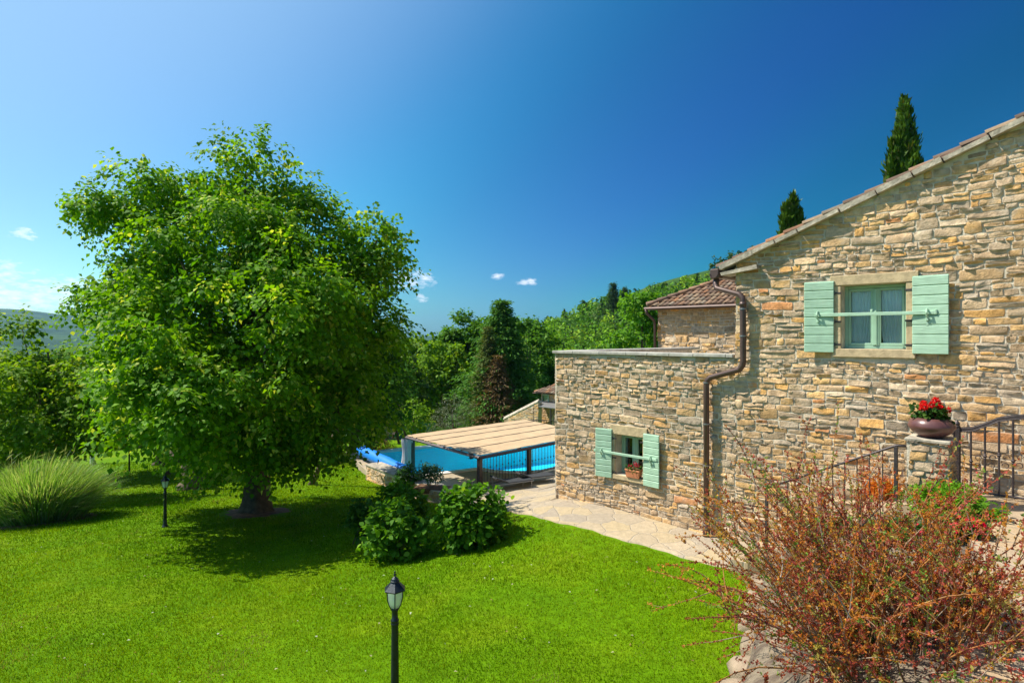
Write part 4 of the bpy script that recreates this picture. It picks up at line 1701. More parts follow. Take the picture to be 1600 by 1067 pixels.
def tree(name, label, lobes_px, t, foot_px, cols, mat='leaf', leaf=.16, dens=6, per=9, group=None, cat='tree', trunk=.14, droop=.3, broad=False, spray=.5, shell=.45, sy=1.0,
         bark='bark', aspect=.75, seed=None, base=None, limbs=True, pad=0):
    rg = np.random.default_rng(seed or int(abs(foot_px) * 7 + t * 13))
    if base is None:
        X = (foot_px - 800) / FPX * t
        base = np.array((X, t, Hs(X, t) - .05))
    root = thing(name, label, cat, base, group)
    lobes = px_lobes(lobes_px, t, sy=sy)
    if pad:
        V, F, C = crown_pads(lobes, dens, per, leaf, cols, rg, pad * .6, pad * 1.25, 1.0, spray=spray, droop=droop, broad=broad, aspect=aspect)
    else:
        V, F, C = crown(lobes, dens, per, leaf, cols, rg, spray=spray, droop=droop, broad=broad, shell=shell, aspect=aspect)
    mk('crown', V, F, M[mat], root, col=C)
    m = MB()
    c = lobes[:, :3].mean(0)
    mid = base + (c - base) * .55
    m.tube([base, base + (mid - base) * .12 + np.array((0, 0, .02)), mid, c + np.array((0, 0, lobes[:, 2].max() - c[2])) * .6], [trunk * 1.5, trunk, trunk * .75, trunk * .2], 8)
    if limbs:
        for lb in lobes[:14]:
            limb(m, base + (mid - base) * rg.uniform(.55, 1), lb[:3], trunk * .4, trunk * .1, rg=rg, n=4)
    m.build('trunk', M[bark], root, smooth=True)
    return root


# trees on the left, over the tall grass
tree('maple_tree', 'yellow-green young tree left of the linden, in front of the hazy mountain', [(30, 552, 34, 0), (85, 572, 34, .5), (10, 590, 48, 0), (60, 612, 50, -.8), (115, 605, 42, 0), (140, 585, 30, .3), (20, 640, 50, -.6),
     (95, 650, 50, -.8), (150, 625, 45, -.3), (-20, 620, 50, .6), (35, 515, 10, 0), (130, 565, 22, .5), (60, 672, 30, -.4), (140, 660, 34, 0)], 21.5, 85, LIMB2, dens=8, per=11, leaf=.16, droop=.35, pad=.6, aspect=.85)
tree('garden_tree', 'dark leafy tree at the left edge behind the tall grass', [(-30, 600, 50, 0), (-60, 640, 60, 0), (0, 660, 45, 0), (40, 680, 36, 0), (-20, 700, 30, 0), (70, 668, 32, .5), (110, 672, 25, .5)], 25.5, 28, YELG, dens=7, per=10, leaf=.18, pad=.7)
tree('garden_tree', 'leafy tree between the maple and the linden over the lawn', [(175, 590, 30, 0), (210, 605, 44, 0), (165, 620, 44, 0), (215, 645, 40, 0), (180, 660, 30, 0), (260, 640, 40, 0), (290, 660, 34, 0)], 26, 262, YELG, dens=7, per=10, leaf=.18, trunk=.1, pad=.7)
tree('garden_tree', 'slim hidden tree added behind the right side of the linden to shade the pergola', [(560, 545, 40, 0), (585, 580, 38, 0), (545, 590, 40, 0), (598, 610, 26, 0), (565, 622, 26, 0), (600, 545, 26, 0), (520, 560, 36, 0)], 24.3, 486, DARKG, dens=9, per=10, leaf=.18, trunk=.1, pad=.6)  # added out of sight behind the crown to throw shade on the pergola roof


# olives beyond the linden: short gnarled trunks
def olive(foot, y0, lobes, t, label, r=.35, dens=7, h=1.4, seed=1):
    rg = np.random.default_rng(seed)
    X = (foot - 800) / FPX * t
    base = np.array((X, t, Hs(X, t) - .05))
    root = thing('olive_tree', label, 'tree', base, 'olive trees on the lawn')
    L = px_lobes(lobes, t)
    V, F, C = crown(L, dens, 12, .085, OLIVE, rg, spray=.4, droop=.1, aspect=.3, shell=.7)
    mk('crown', V, F, M['leafdark'], root, col=C)
    m = MB()
    n = 9
    P = [base + np.array((.12 * math.sin(i * .9) * r / .35, 0, h * i / n)) for i in range(n + 1)]
    m.tube(P, [r * (1.55 - 1.0 * min(1, i / n * 1.3)) for i in range(n + 1)], 14)
    V = np.array(m.V)
    V[:, :2] += (vnoise(V, 2.2, seed)[:, None] * .07 * r / .35)
    V[:, 0] += vnoise(V, 6, seed + 5) * .04 * r / .35
    m.V = [tuple(v) for v in V]
    for lb in L[:8]:
        limb(m, P[-1], lb[:3], r * .28, .03, rg=rg)
    m.build('trunk', M['oldbark'], root, smooth=True)


olive(303, 762, [(310, 655, 30, 0), (285, 670, 22, 0), (335, 675, 22, 0), (320, 690, 18, 0)], 23.5, 'gnarled olive with a very thick hollow trunk, nearest the linden', r=.40, h=1.9, seed=3)
olive(247, 738, [(250, 672, 26, 0), (238, 690, 20, 0), (266, 688, 18, 0), (225, 678, 14, 0)], 28.5, 'small round olive with a short straight trunk beside the thin post', r=.2, h=1.2, seed=4)
olive(274, 738, [(284, 688, 18, 0), (270, 680, 16, 0)], 29.5, 'olive stump with little foliage between the two other olives', r=.32, h=.8, seed=6)


def post(px, t, h, r, name, label, cat, mat):
    X = (px - 800) / FPX * t
    z = Hs(X, t)
    m = MB()
    m.tube([(X, t, z - .05), (X, t, z + h)], r, 8)
    m.lathe((X, t, z + h), [(r * 1.4, 0), (r * 1.4, .03), (r * .4, .05)], 8)
    o = m.build(name, mat)
    tag(o, label, cat)


post(202, 26.2, 1.15, .035, 'fence_post', 'thin dark post standing alone on the far lawn', 'post', M['lampiron'])
post(144, 30, 1.0, .10, 'marker_post', 'short white post half hidden by the tall grass', 'post', M['white'])


# ------------------------------------------------------------------ tall grass clump
def pampas():
    rg = np.random.default_rng(5)
    base = np.array(((62 - 800) / FPX * 17.4, 17.4, 0))
    base[2] = Hs(base[0], base[1])
    root = thing('pampas_grass', 'big clump of tall arching silvery green ornamental grass', 'plant', base)
    n = 10500
    a = rg.uniform(0, 6.28, n)
    rr = np.sqrt(rg.uniform(0, 1, n))
    B = base + np.stack([np.cos(a) * rr * 1.15, np.sin(a) * rr * .75, 0 * a], 1)
    B[:, 2] = base[2]
    out = np.stack([np.cos(a), np.sin(a), 0 * a], 1)
    H_ = rg.uniform(.9, 2.25, n) * (1.08 - .22 * rr)
    lean = rr * rg.uniform(.1, .65, n) + rg.uniform(0, .25, n)
    wind = np.array((.32, 0, 0)) * rg.uniform(.1, 1, (n, 1))
    segs = 5
    W = rg.uniform(.007, .014, n)
    sa = rg.uniform(0, 6.28, n)
    S = np.stack([np.cos(sa), np.sin(sa), 0 * sa], 1)
    rows = []
    for i in range(segs + 1):
        u = i / segs
        p = B + out * (lean * u + lean * .6 * u ** 3)[:, None] + wind * u ** 2.2
        p[:, 2] += H_ * (u - .28 * u ** 3 * (lean + .4))
        w = (W * (1 - u ** 2 * .93))[:, None]
        rows.append(p - S * w)
        rows.append(p + S * w)
    V = np.stack(rows, 1)
    V = V.reshape(-1, 3)
    k = 2 * (segs + 1)
    q = np.array([(2 * i, 2 * i + 1, 2 * i + 3, 2 * i + 2) for i in range(segs)])
    F = (np.arange(n)[:, None, None] * k + q[None]).reshape(-1, 4)
    C = np.array((.16, .33, .04)) * rg.uniform(.6, 1.3, (n, 1))
    C = np.where(rg.uniform(0, 1, (n, 1)) < .40, np.array((.34, .46, .22)) * rg.uniform(.7, 1.2, (n, 1)), C)
    C = np.where(rg.uniform(0, 1, (n, 1)) < .06, np.array((.30, .26, .14)), C)
    mk('leaf_blades', V, F, M['leaf'], root, col=np.repeat(C, k, axis=0))
    # feathery tips
    n = 40
    a = rg.uniform(0, 6.28, n)
    rr = np.sqrt(rg.uniform(0, 1, n))
    P = base + np.stack([np.cos(a) * rr * 1.2 + .1, np.sin(a) * rr * .8, 1.45 + rg.uniform(0, .55, n)], 1)
    D = np.stack([rg.uniform(.1, .8, n), rg.normal(0, .3, n), rg.uniform(.3, 1, n)], 1)
    L = rg.uniform(.18, .35, n)
    V = leaf_quads(P, D, rdir(n, rg), L, L * .10)
    mk('plume', V, np.arange(4 * n).reshape(n, 4), M['leaf'], root, col=np.repeat(np.array((.30, .37, .20)) * rg.uniform(.7, 1.1, (n, 1)), 4, axis=0))
    V, F = [], []
    for i in range(30):
        an = 2 * math.pi * i / 30
        for q in (0.1, .7, 1.0):
            x, y = base[0] + math.cos(an) * 1.55 * q, base[1] + math.sin(an) * 1.1 * q
            V.append((x, y, Hs(x, y) + .07 - .07 * q * q))
    for i in range(30):
        j = (i + 1) % 30
        for q in (0, 1):
            F.append((i * 3 + q, i * 3 + q + 1, j * 3 + q + 1, j * 3 + q))
    tag(mk("soil", V, F, M['soil'], smooth=True), kind='structure')


pampas()


# ------------------------------------------------------------------ hydrangeas
def hydrangea(label, lobes, t, foot, seed, cols=((.05, .16, .006), (.12, .29, .010), (.22, .40, .03))):
    rg = np.random.default_rng(seed)
    X = (foot - 800) / FPX * t
    base = np.array((X, t, Hs(X, t) - .02))
    root = thing('hydrangea_bush', label, 'bush', base, 'hydrangea bushes on the lawn')
    L = px_lobes([(x, y + 8, r * .86, o) for (x, y, r, o) in lobes], t)
    bz = base[2]
    V, F, C = crown(L, 60, 7, .12, cols, rg, spray=.16, droop=.1, broad=True, shell=.5, aspect=.82, up=.7, jit=.32, keep=lambda P: P[:, 2] > bz + .02)
    mk('leaves', V, F, M['leaf'], root, col=C)
    m = MB()
    for i in range(26):
        lb = L[i % len(L)]
        limb(m, base + np.array((rg.normal(0, .12), rg.normal(0, .1), 0)), lb[:3] + rg.normal(0, .2, 3) * lb[3:6], .014, .006, rg=rg, n=3)
    m.build('stems', M['bark'], root)


hydrangea('roundest bright hydrangea bush, nearest the stone path', [(735, 800, 40, 0), (712, 785, 28, -.1), (758, 782, 28, .1), (765, 812, 24, 0), (706, 818, 26, -.1), (735, 822, 32, -.2), (735, 773, 20, 0)], 12.4, 738, 51)
hydrangea('front hydrangea bush, left of the round one', [(615, 825, 36, -.1), (592, 838, 22, -.2), (640, 825, 26, 0), (613, 800, 24, .2), (600, 812, 24, 0), (628, 845, 20, -.2)], 12.3, 615, 52)
hydrangea('low dark hydrangea bush at the left end of the bush group', [(572, 800, 24, 0), (560, 808, 12, 0), (585, 820, 20, 0)], 13.4, 574, 53, DARKG)
hydrangea('hydrangea bush at the back of the group, before the low stone wall', [(628, 778, 28, 0), (612, 772, 18, 0), (648, 785, 18, .1), (645, 795, 22, 0)], 14.6, 632, 54)


# ------------------------------------------------------------------ garden lamps
def lamp(X, Y, h, label, rz=0.2):
    z = Hs(X, Y)
    k = h / 1.4
    root = thing('garden_lamp', label, 'lamp', (X, Y, z), 'garden lamps on the lawn', rz)
    Mr = WM[root]

    def fr_(V):
        V = np.asarray(V) * k
        return V @ Mr[:3, :3].T + Mr[:3, 3]
    m = MB()
    m.lathe((0, 0, 0), [(.085, -.02), (.085, .02), (.068, .035), (.055, .07), (.048, .10), (.052, .115), (.046, .13), (.043, .2), (.037, .8), (.037, .86), (.043, .87), (.043, .885), (.036, .895),
                        (.043, .905), (.043, .92), (.034, .93), (.030, 1.0), (.038, 1.02), (.048, 1.045)], 20)
    m.build('post', M['lampiron'], root, smooth=True, frame=fr_)
    zb, zt = 1.045, 1.235
    n = 6
    prof = [(.048, zb), (.072, zb + .05), (.088, zb + .11), (.096, zt)]

    def cp(i, r, z, d=0.0):
        a = 2 * math.pi * (i + .5) / n + d
        return np.array((r * math.cos(a), r * math.sin(a), z))
    cage = MB()
    for i in range(n):
        cage.tube([cp(i, r, z) for r, z in prof], .0055, 6)
    for (r, z) in (prof[0], prof[-1]):
        cage.tube([cp(i, r, z) for i in range(n)] + [cp(0, r, z)], .007, 6)
    cage.lathe((0, 0, 0), [(.040, zb - .008), (.042, zb + .006)], 12)
    cage.build('lantern_cage', M['lampiron'], root, frame=fr_)
    for i in range(n):
        V = []
        for (r, z) in prof:
            V += [cp(i, r - .003, z), cp(i + 1, r - .003, z)]
        F = [(2 * j, 2 * j + 1, 2 * j + 3, 2 * j + 2) for j in range(len(prof) - 1)]
        mk('pane', fr_(np.array(V)), F, M['frost'], root)
    m = MB()
    m.tube([(0, 0, zb), (0, 0, zb + .05)], .014, 8)
    m.lathe((0, 0, zb + .05), [(.012, 0), (.024, .02), (.026, .045), (.018, .065), (.006, .07)], 10)
    m.build('bulb', M['white'], root, smooth=True, frame=fr_)
    m = MB()
    V, F = [], []
    rp = [(.118, zt - .002), (.120, zt + .008), (.082, zt + .044), (.050, zt + .075), (.042, zt + .090)]
    for (r, z) in rp:
        for i in range(n):
            V.append(cp(i, r, z))
    for a in range(len(rp) - 1):
        for i in range(n):
            F.append((a * n + i, a * n + (i + 1) % n, (a + 1) * n + (i + 1) % n, (a + 1) * n + i))
    F.append(tuple(range(n - 1, -1, -1)))
    F.append(tuple(range((len(rp) - 1) * n, len(rp) * n)))
    m.add(V, F)
    m.lathe((0, 0, zt), [(.046, .088), (.048, .094), (.042, .10), (.034, .118), (.016, .134), (.008, .14)], 14)
    cap_ = m.build('lamp_cap', M['lampiron'], root, frame=fr_)
    m = MB()
    m.lathe((0, 0, zt + .138), [(.006, 0), (.006, .01), (.014, .016), (.015, .024), (.007, .032), (.006, .038), (.012, .044), (.006, .054), (.002, .062)], 10)
    m.build('finial', M['lampiron'], cap_, smooth=True, frame=fr_)


lamp(-1.235, 6.3, 1.4, 'black lantern post in the foreground, nearest the viewer')
p_ = at(258, 823, 1.0)
lamp(p_[0], p_[1], 1.38, 'black lantern post far left, between the linden and the tall grass', .5)


# ------------------------------------------------------------------ pool side
def roller():
    A, B = np.array((-7.0, 29.2, 0.05)), np.array((-4.05, 24.1, 0.05))
    A = att(562, 702, 29.2)
    B = att(642, 742, 24.3)
    root = thing('pool_cover_roller', 'blue rolled pool cover on a white stand at the end of the pool', 'pool cover', (A[0], A[1], .05))
    m = MB()
    pts = [A + (B - A) * i / 12 for i in range(13)]
    m.tube(pts, [.17] + [.27 + .012 * math.sin(i * 2.1) for i in range(1, 12)] + [.2], 18)
    m.build('cover_roll', M['cover'], root, smooth=True)
    m = MB()
    d = (B - A) / np.linalg.norm(B - A)
    s = np.array((d[1], -d[0], 0))
    for P in (A - d * .12, B + d * .12):
        m = MB()
        for q in (-1, 1):
            m.tube([P, np.array((P[0], P[1], .06)) + s * .32 * q], .025, 6)
        m.tube([P - d * .1, P + d * .1], .035, 8)
        m.tube([np.array((P[0], P[1], .09)) - s * .4, np.array((P[0], P[1], .09)) + s * .4], .025, 6)
        m.build('stand', M['white'], root)


roller()


def planar_stones(x0, x1, z0, z1, seed, **kw):
    return stones(x0, x1, z0, z1, lambda x, z: z < z1 - .02 and z > z0 - .05, (), top=lambda x: np.full_like(x, z1 - .005), seed=seed, **kw)


def wall_run(name, label, P0, P1, z0, z1, thick, seed, cap=True, cat='wall', k=1.3):
    """low stone wall from P0 to P1 (world xy), visible face on its right hand side"""
    P0, P1 = np.array(P0, float), np.array(P1, float)
    L = np.linalg.norm(P1 - P0)
    d = (P1 - P0) / L
    nn = np.array((-d[1], d[0]))
    root = thing(name, label, cat, (*P0, z0))

    def f(V):
        V = np.asarray(V)
        xy = P0 + V[:, :1] * d + V[:, 1:2] * nn
        return np.column_stack([xy, V[:, 2]])
    v1, f1, c1 = planar_stones(0, L, z0, z1, seed, k=k)
    v2, f2, c2 = planar_stones(0, thick, z0, z1, seed + 1, k=k)
    v2 = np.stack([v2[:, 1], thick - v2[:, 0], v2[:, 2]], 1)
    v3, f3, c3 = planar_stones(0, thick, z0, z1, seed + 2, k=k)
    v3 = np.stack([L - v3[:, 1], v3[:, 0], v3[:, 2]], 1)
    m = MB()
    m.box((L / 2, thick / 2, (z0 + z1) / 2 - .1), (L - .01, thick, z1 - z0 + .18))
    masonry('wall', [(v1, f1, c1, 0), (v2, f2[:, ::-1] if False else f2, c2, 0), (v3, f3, c3, 0), (np.array(m.V), m.F, None, 1)], [M['stone'], M['mortar']], root, f)
    if cap:
        m = MB()
        x = -.04
        rg = random.Random(seed)
        while x < L:
            w = min(rg.uniform(.35, .7), L + .04 - x)
            if w > .08:
                m.box((x + w / 2, thick / 2, z1 + .02 + rg.uniform(-.006, .006)), (w - .012, thick + .07, .06), bev=.012)
            x += w
        m.build('cap_stones', M['slab'], root, frame=f)
    return root


a0, a1 = att(572, 752, 25.6), att(668, 765, 21.6)
wall_run('garden_wall', 'low stone retaining wall in front of the blue pool cover', a0[:2], a1[:2], -.25, .50, .7, 61)
pz = at(640, 756, .35)

# planter with rosemary and a dark shrub at the pergola corner
a0, a1 = att(668, 764, 21.5), att(690, 772, 20.9)
pl = wall_run('stone_planter', 'small stone planter at the pergola corner', a0[:2] + np.array((-.5, .1)), a1[:2] + np.array((.15, .1)), -.2, .55, .6, 66, cap=False, cat='planter')
ms = MB()
ms.poly_slab([(-3.55, 21.45), (-2.35, 21.15), (-2.2, 21.75), (-3.4, 22.1)], .40, .57)
ms.build('soil', M['soil'], pl)
tree('rosemary_bush', 'bluish spiky rosemary in the planter under the curtain', [(672, 740, 8, 0), (664, 737, 6, 0), (681, 741, 7, 0)], 21.6, 672, ((.05, .13, .05), (.11, .22, .10), (.18, .28, .15)), mat='leafdark', leaf=.12, dens=150, per=9, aspect=.4, limbs=False,
     cat='bush', trunk=.02, spray=.14, droop=-.3, base=np.array((-2.96, 21.6, .45)))
tree('laurel_bush', 'dark rounded bush beside the curtained pergola post', [(632, 742, 10, 0), (643, 738, 9, 0), (640, 750, 11, 0), (628, 752, 8, 0)], 22.6, 640, DARKG, mat='leafdark', leaf=.10, dens=90, per=8, cat='bush', trunk=.03, spray=.2,
     base=np.array((-3.87, 22.6, .3)))


def pergola():
    F_, FR = (-17.3, 15.8), (-17.3, 23.2)
    B_, L_ = (-23.0, 24.4), (-23.3, 16.6)
    zt = 1.33
    root = thing('pergola', 'low dark pergola with a tan reed mat roof beside the pool', 'pergola', loc(np.array((-20, 20, 0.05))), rz=-math.atan2(DY, DX))
    q = [np.array((*p, zt)) for p in (F_, FR, B_, L_)]
    # reed panels run along the depth axis
    n = 5
    cuts = [0, .22, .44, .66, .84, 1]
    for i in range(n):
        u0, u1 = cuts[i] + .004, cuts[i + 1] - .004
        A, B = q[0] + (q[3] - q[0]) * u0, q[0] + (q[3] - q[0]) * u1
        C, D = q[1] + (q[2] - q[1]) * u1, q[1] + (q[2] - q[1]) * u0
        V, Fc = [], []
        k, kk = 26, 5
        for a in range(k + 1):
            for b in range(kk + 1):
                s, t = a / k, b / kk
                p = (A * (1 - t) + B * t) * (1 - s) + (D * (1 - t) + C * t) * s
                p = p + np.array((0, 0, .03 - .022 * math.sin(math.pi * t) * abs(math.sin(math.pi * s * 4)) + .006 * math.sin(s * 40 + i)))
                if a == 0:
                    p = p + np.array((0, .05 * math.sin(b * 2.1 + i), 0))
                V.append(p)
        for a in range(k):
            for b in range(kk):
                i0 = a * (kk + 1) + b
                Fc.append((i0, i0 + kk + 1, i0 + kk + 2, i0 + 1))
        nv = len(V)
        V += [v - np.array((0, 0, .02)) for v in V]
        Fc += [tuple(x + nv for x in f[::-1]) for f in Fc]
        mk('reed_panel', loc(np.array(V)), Fc, M['reed'], root)
    m = MB()
    for a, b in ((0, 1), (1, 2), (2, 3), (3, 0)):
        m.tube([q[a] - (0, 0, .07), q[b] - (0, 0, .07)], .07, 4)
    for i in range(1, 5):
        A, B = q[0] + (q[3] - q[0]) * cuts[i], q[1] + (q[2] - q[1]) * cuts[i]
        m.tube([A + (0, 0, .028), B + (0, 0, .028)], .024, 4)
    m.build('roof_frame', M['iron'], root, frame=loc)
    for (x, y, r) in ((F_[0] - .1, F_[1] + .1, .085), (-17.4, 18.75, .085), (-17.4, 22.9, .07), (L_[0] + .3, L_[1] + .12, .10), (-23.0, 24.0, .07), (-23.1, 20.5, .07)):
        m = MB()
        w_ = loc(np.array((x, y, 0)))
        zb = min(0.04, Hs(w_[0], w_[1]))
        m.box((x, y, (zt - .1 + zb) / 2), (r * 2, r * 2, zt - .1 - zb), bev=.01)
        m.box((x, y, zb + .02), (r * 3, r * 3, .03), bev=.005)
        m.build('post', M['iron'], root, frame=loc)
    # gathered white curtain at the left corner post
    V, Fc = [], []
    cx, cy = L_[0] + .22, L_[1] - .12
    c = loc(np.array((cx, cy, 0)))
    n = 48
    for j in range(9):
        h = j / 8
        r = .24 * (1 - .18 * math.sin(math.pi * min(1, h * 1.2)))
        for i in range(n):
            a = 2 * math.pi * i / n
            rr = r * (1 + .12 * math.sin(9 * a + h) + .05 * math.sin(17 * a))
            V.append((c[0] + rr * math.cos(a), c[1] + rr * .8 * math.sin(a), .10 + (zt - .2) * h))
    for j in range(8):
        for i in range(n):
            Fc.append((j * n + i, j * n + (i + 1) % n, (j + 1) * n + (i + 1) % n, (j + 1) * n + i))
    mk('curtain', V, Fc, M['drape'], root, smooth=True)


pergola()


def railing_fence():
    root = thing('pool_railing', 'dark iron baluster railing under the front edge of the pergola', 'railing', loc(np.array((-17.3, 16.5, 0))))
    n = 15
    for i in range(n):
        y = 16.15 + i * (18.55 - 16.15) / (n - 1)
        m = MB()
        m.tube([(-17.42, y, .08), (-17.42, y, 1.2)], .011, 6)
        zc = .62 if i % 2 else .78
        m.lathe((-17.42, y, zc - .035), [(.011, 0), (.028, .02), (.032, .035), (.028, .05), (.011, .07)], 8)
        m.build('baluster', M['iron'], root, frame=loc)
    for i in range(12):
        y = 19.0 + i * .2
        m = MB()
        m.tube([(-17.42, y, .08), (-17.42, y, 1.2)], .011, 6)
        m.lathe((-17.42, y, .62), [(.011, 0), (.028, .02), (.032, .035), (.028, .05), (.011, .07)], 8)
        m.build('baluster', M['iron'], root, frame=loc)
    m = MB()
    for z in (.10, 1.18):
        m.box((-17.42, 18.6, z), (.03, 5.2, .03))
    m.build('rail', M['iron'], root, frame=loc)


railing_fence()


def lounger(px, py, z, rz, label):
    p = at(px, py, z)
    root = thing('sun_lounger', label, 'sun lounger', (p[0], p[1], .05), 'loungers behind the pool railing', rz)
    Mr = WM[root]
    fr_ = lambda V: np.asarray(V) @ Mr[:3, :3].T + Mr[:3, 3]
    m = MB()
    m.box((0, .35, .28), (.6, 1.1, .05), bev=.02)
    P = [(-.3, -.2, .26), (.3, -.2, .26), (.3, -.2, .31), (-.3, -.2, .31), (-.3, -.75, .48), (.3, -.75, .48), (.3, -.72, .53), (-.3, -.72, .53)]
    m.add(P, [(0, 1, 5, 4), (1, 2, 6, 5), (2, 3, 7, 6), (3, 0, 4, 7), (4, 5, 6, 7)])
    m.build('mattress', M['fabric'], root, frame=fr_)
    m = MB()
    for sx in (-1, 1):
        m.tube([(sx * .31, -.7, .25), (sx * .31, .9, .25)], .018, 6)
    m.build('frame', M['greymetal'], root, frame=fr_)
    for (x, y) in ((-.31, -.6), (.31, -.6), (-.31, .8), (.31, .8)):
        m = MB()
        m.tube([(x, y, .25), (x, y, 0)], .016, 6)
        m.build('leg', M['greymetal'], root, frame=fr_)


lounger(797, 762, .05, -1.1, 'charcoal sun lounger nearest the pergola corner post')
lounger(832, 754, .05, -1.1, 'charcoal sun lounger nearer the house corner')


# ------------------------------------------------------------------ far side of the pool
def swing():
    t = 35.2
    X = (613 - 800) / FPX * t
    z = Hs(X, t)
    top = att(612, 642, t)
    root = thing('swing_frame', 'dark timber A-frame of a garden swing behind the pool', 'swing', (X, t, z))
    m = MB()
    for dy in (0, 2.2):
        for (fx) in (602, 624):
            b = att(fx, 692, t)
            b[2] = z - .05
            m.tube([b + (0, dy, 0), top + (0, dy, 0)], .075, 8)
    m.tube([top + (-.55, -.15, .02), top + (.1, 2.4, .02)], .08, 8)
    m.tube([att(604, 668, t), att(619, 668, t)], .05, 6)
    m.build('frame', M['wood'], root)
    for k in (.7, 1.4):
        for o in (-.2, .2):
            m = MB()
            m.tube([top + (0, k + o, 0), np.array((top[0], top[1] + k + o, z + .5))], .012, 5)
            m.build('rope', M['wood'], root)
    m = MB()
    m.box((top[0], top[1] + 1.05, z + .48), (.25, 1.1, .04), bev=.01)
    m.build('seat', M['wood'], root)


swing()


def net_fence():
    root = thing('net_fence', 'low green netting fence behind the swing', 'fence', (-8, 41, Hs(-8, 41)))
    A, B = att(598, 680, 41), att(680, 676, 43)
    n = 40
    V, F = [], []
    for i in range(n + 1):
        u = i / n
        p = A * (1 - u) + B * u
        w = .04 * math.sin(i * 1.1)
        z = Hs(p[0], p[1])
        V += [(p[0], p[1] + w, z), (p[0], p[1] + w, z + 1.25 + .05 * math.sin(i * 1.7))]
    F = [(2 * i, 2 * i + 2, 2 * i + 3, 2 * i + 1) for i in range(n)]
    mk('netting', V, F, M['netting'], root)
    for i in range(0, n + 1, 5):
        m = MB()
        m.tube([np.array(V[2 * i]) + (0, .05, 0), np.array(V[2 * i + 1]) + (0, .05, .08)], .03, 6)
        m.build('post', M['netting'], root)


net_fence()

tree('lime_shrub', 'bright yellow-green shrub right of the swing', [(645, 645, 18, 0), (630, 655, 13, 0), (660, 652, 14, 0), (645, 662, 15, 0), (652, 635, 9, 0)], 39, 646, YELG, leaf=.2, dens=9, per=8, cat='shrub', trunk=.06, spray=.4)
tree('olive_shrub', 'silvery grey-green rounded olive behind the reed roof', [(712, 645, 22, 0), (695, 655, 18, 0), (728, 652, 20, 0), (712, 665, 22, 0), (685, 665, 12, 0), (705, 632, 12, 0)], 37, 712, OLIVE, mat='leafdark', leaf=.11, dens=18, per=10,
     cat='shrub', trunk=.08, aspect=.3, spray=.4, shell=.7)
tree('grey_shrub', 'greyish shrub behind the blue cover roll', [(575, 680, 22, 0), (590, 690, 18, 0), (560, 692, 16, 0), (596, 668, 14, 0), (590, 655, 14, 0)], 33.5, 576, OLIVE, mat='leafdark', leaf=.12, dens=16, per=9, cat='shrub', trunk=.08, aspect=.4, spray=.4)
tree('flower_bed_plant', 'orange and yellow flowering clump at the end of the pool', [(598, 697, 9, 0), (588, 695, 8, 0), (608, 700, 7, 0), (580, 697, 6, 0)], 32.5, 597, ((.12, .16, .02), (.30, .14, .02), (.55, .22, .02)), leaf=.09, dens=40, per=8, cat='flowers', trunk=.02, spray=.2)
tree('oak_tree', 'very dark leafy tree directly behind the right side of the linden', [(560, 600, 40, 0), (600, 590, 26, 0), (540, 640, 34, 0), (605, 625, 28, 0), (575, 650, 32, 0), (620, 610, 16, 0), (520, 590, 40, 0), (500, 640, 36, 0)], 31, 548, DARKG, pad=.8, leaf=.22, dens=7, per=9, trunk=.22)
tree('spruce_tree', 'dark conical young tree above the swing', [(632, 560, 10, 0), (628, 585, 20, 0), (640, 610, 26, 0), (618, 620, 22, 0), (650, 630, 18, 0), (625, 640, 20, 0)], 47, 630, ((.03, .07, .01), (.07, .13, .02), (.12, .18, .03)), leaf=.3, dens=5, per=8, trunk=.2)
tree('hornbeam_tree', 'bright green broad tree behind the lime shrub', [(690, 560, 30, 0), (665, 585, 28, 0), (700, 600, 34, 0), (680, 625, 28, 0), (715, 570, 24, 0)], 58, 688, YELG, pad=1.1, leaf=.38, dens=3.4, per=8, trunk=.25)
tree('hornbeam_tree', 'bright green tree left of the conical tree, below the far ridge', [(640, 555, 22, 0), (615, 570, 22, 0), (660, 548, 20, 0), (590, 580, 24, 0)], 66, 636, YELG, pad=1.1, leaf=.42, dens=3, per=8, trunk=.25)
tree('oak_tree', 'dark green round tree left of the tall conifer', [(735, 515, 30, 0), (720, 545, 32, 0), (745, 555, 36, 0), (712, 530, 18, 0), (735, 590, 38, 0), (715, 615, 34, 0), (750, 625, 34, 0)], 62, 735, ((.05, .16, .009), (.12, .27, .012), (.18, .32, .03)), pad=1.1, leaf=.36, dens=3.8, per=8, trunk=.3)
tree('oak_tree', 'green round tree right of the tall conifer', [(822, 520, 30, 0), (845, 540, 30, 0), (815, 555, 34, 0), (840, 585, 36, 0), (805, 600, 34, 0), (850, 625, 30, 0), (820, 640, 30, 0)], 60, 826, ((.05, .15, .010), (.10, .25, .014), (.16, .31, .03)), pad=1.1, leaf=.36, dens=3.8, per=8, trunk=.3)


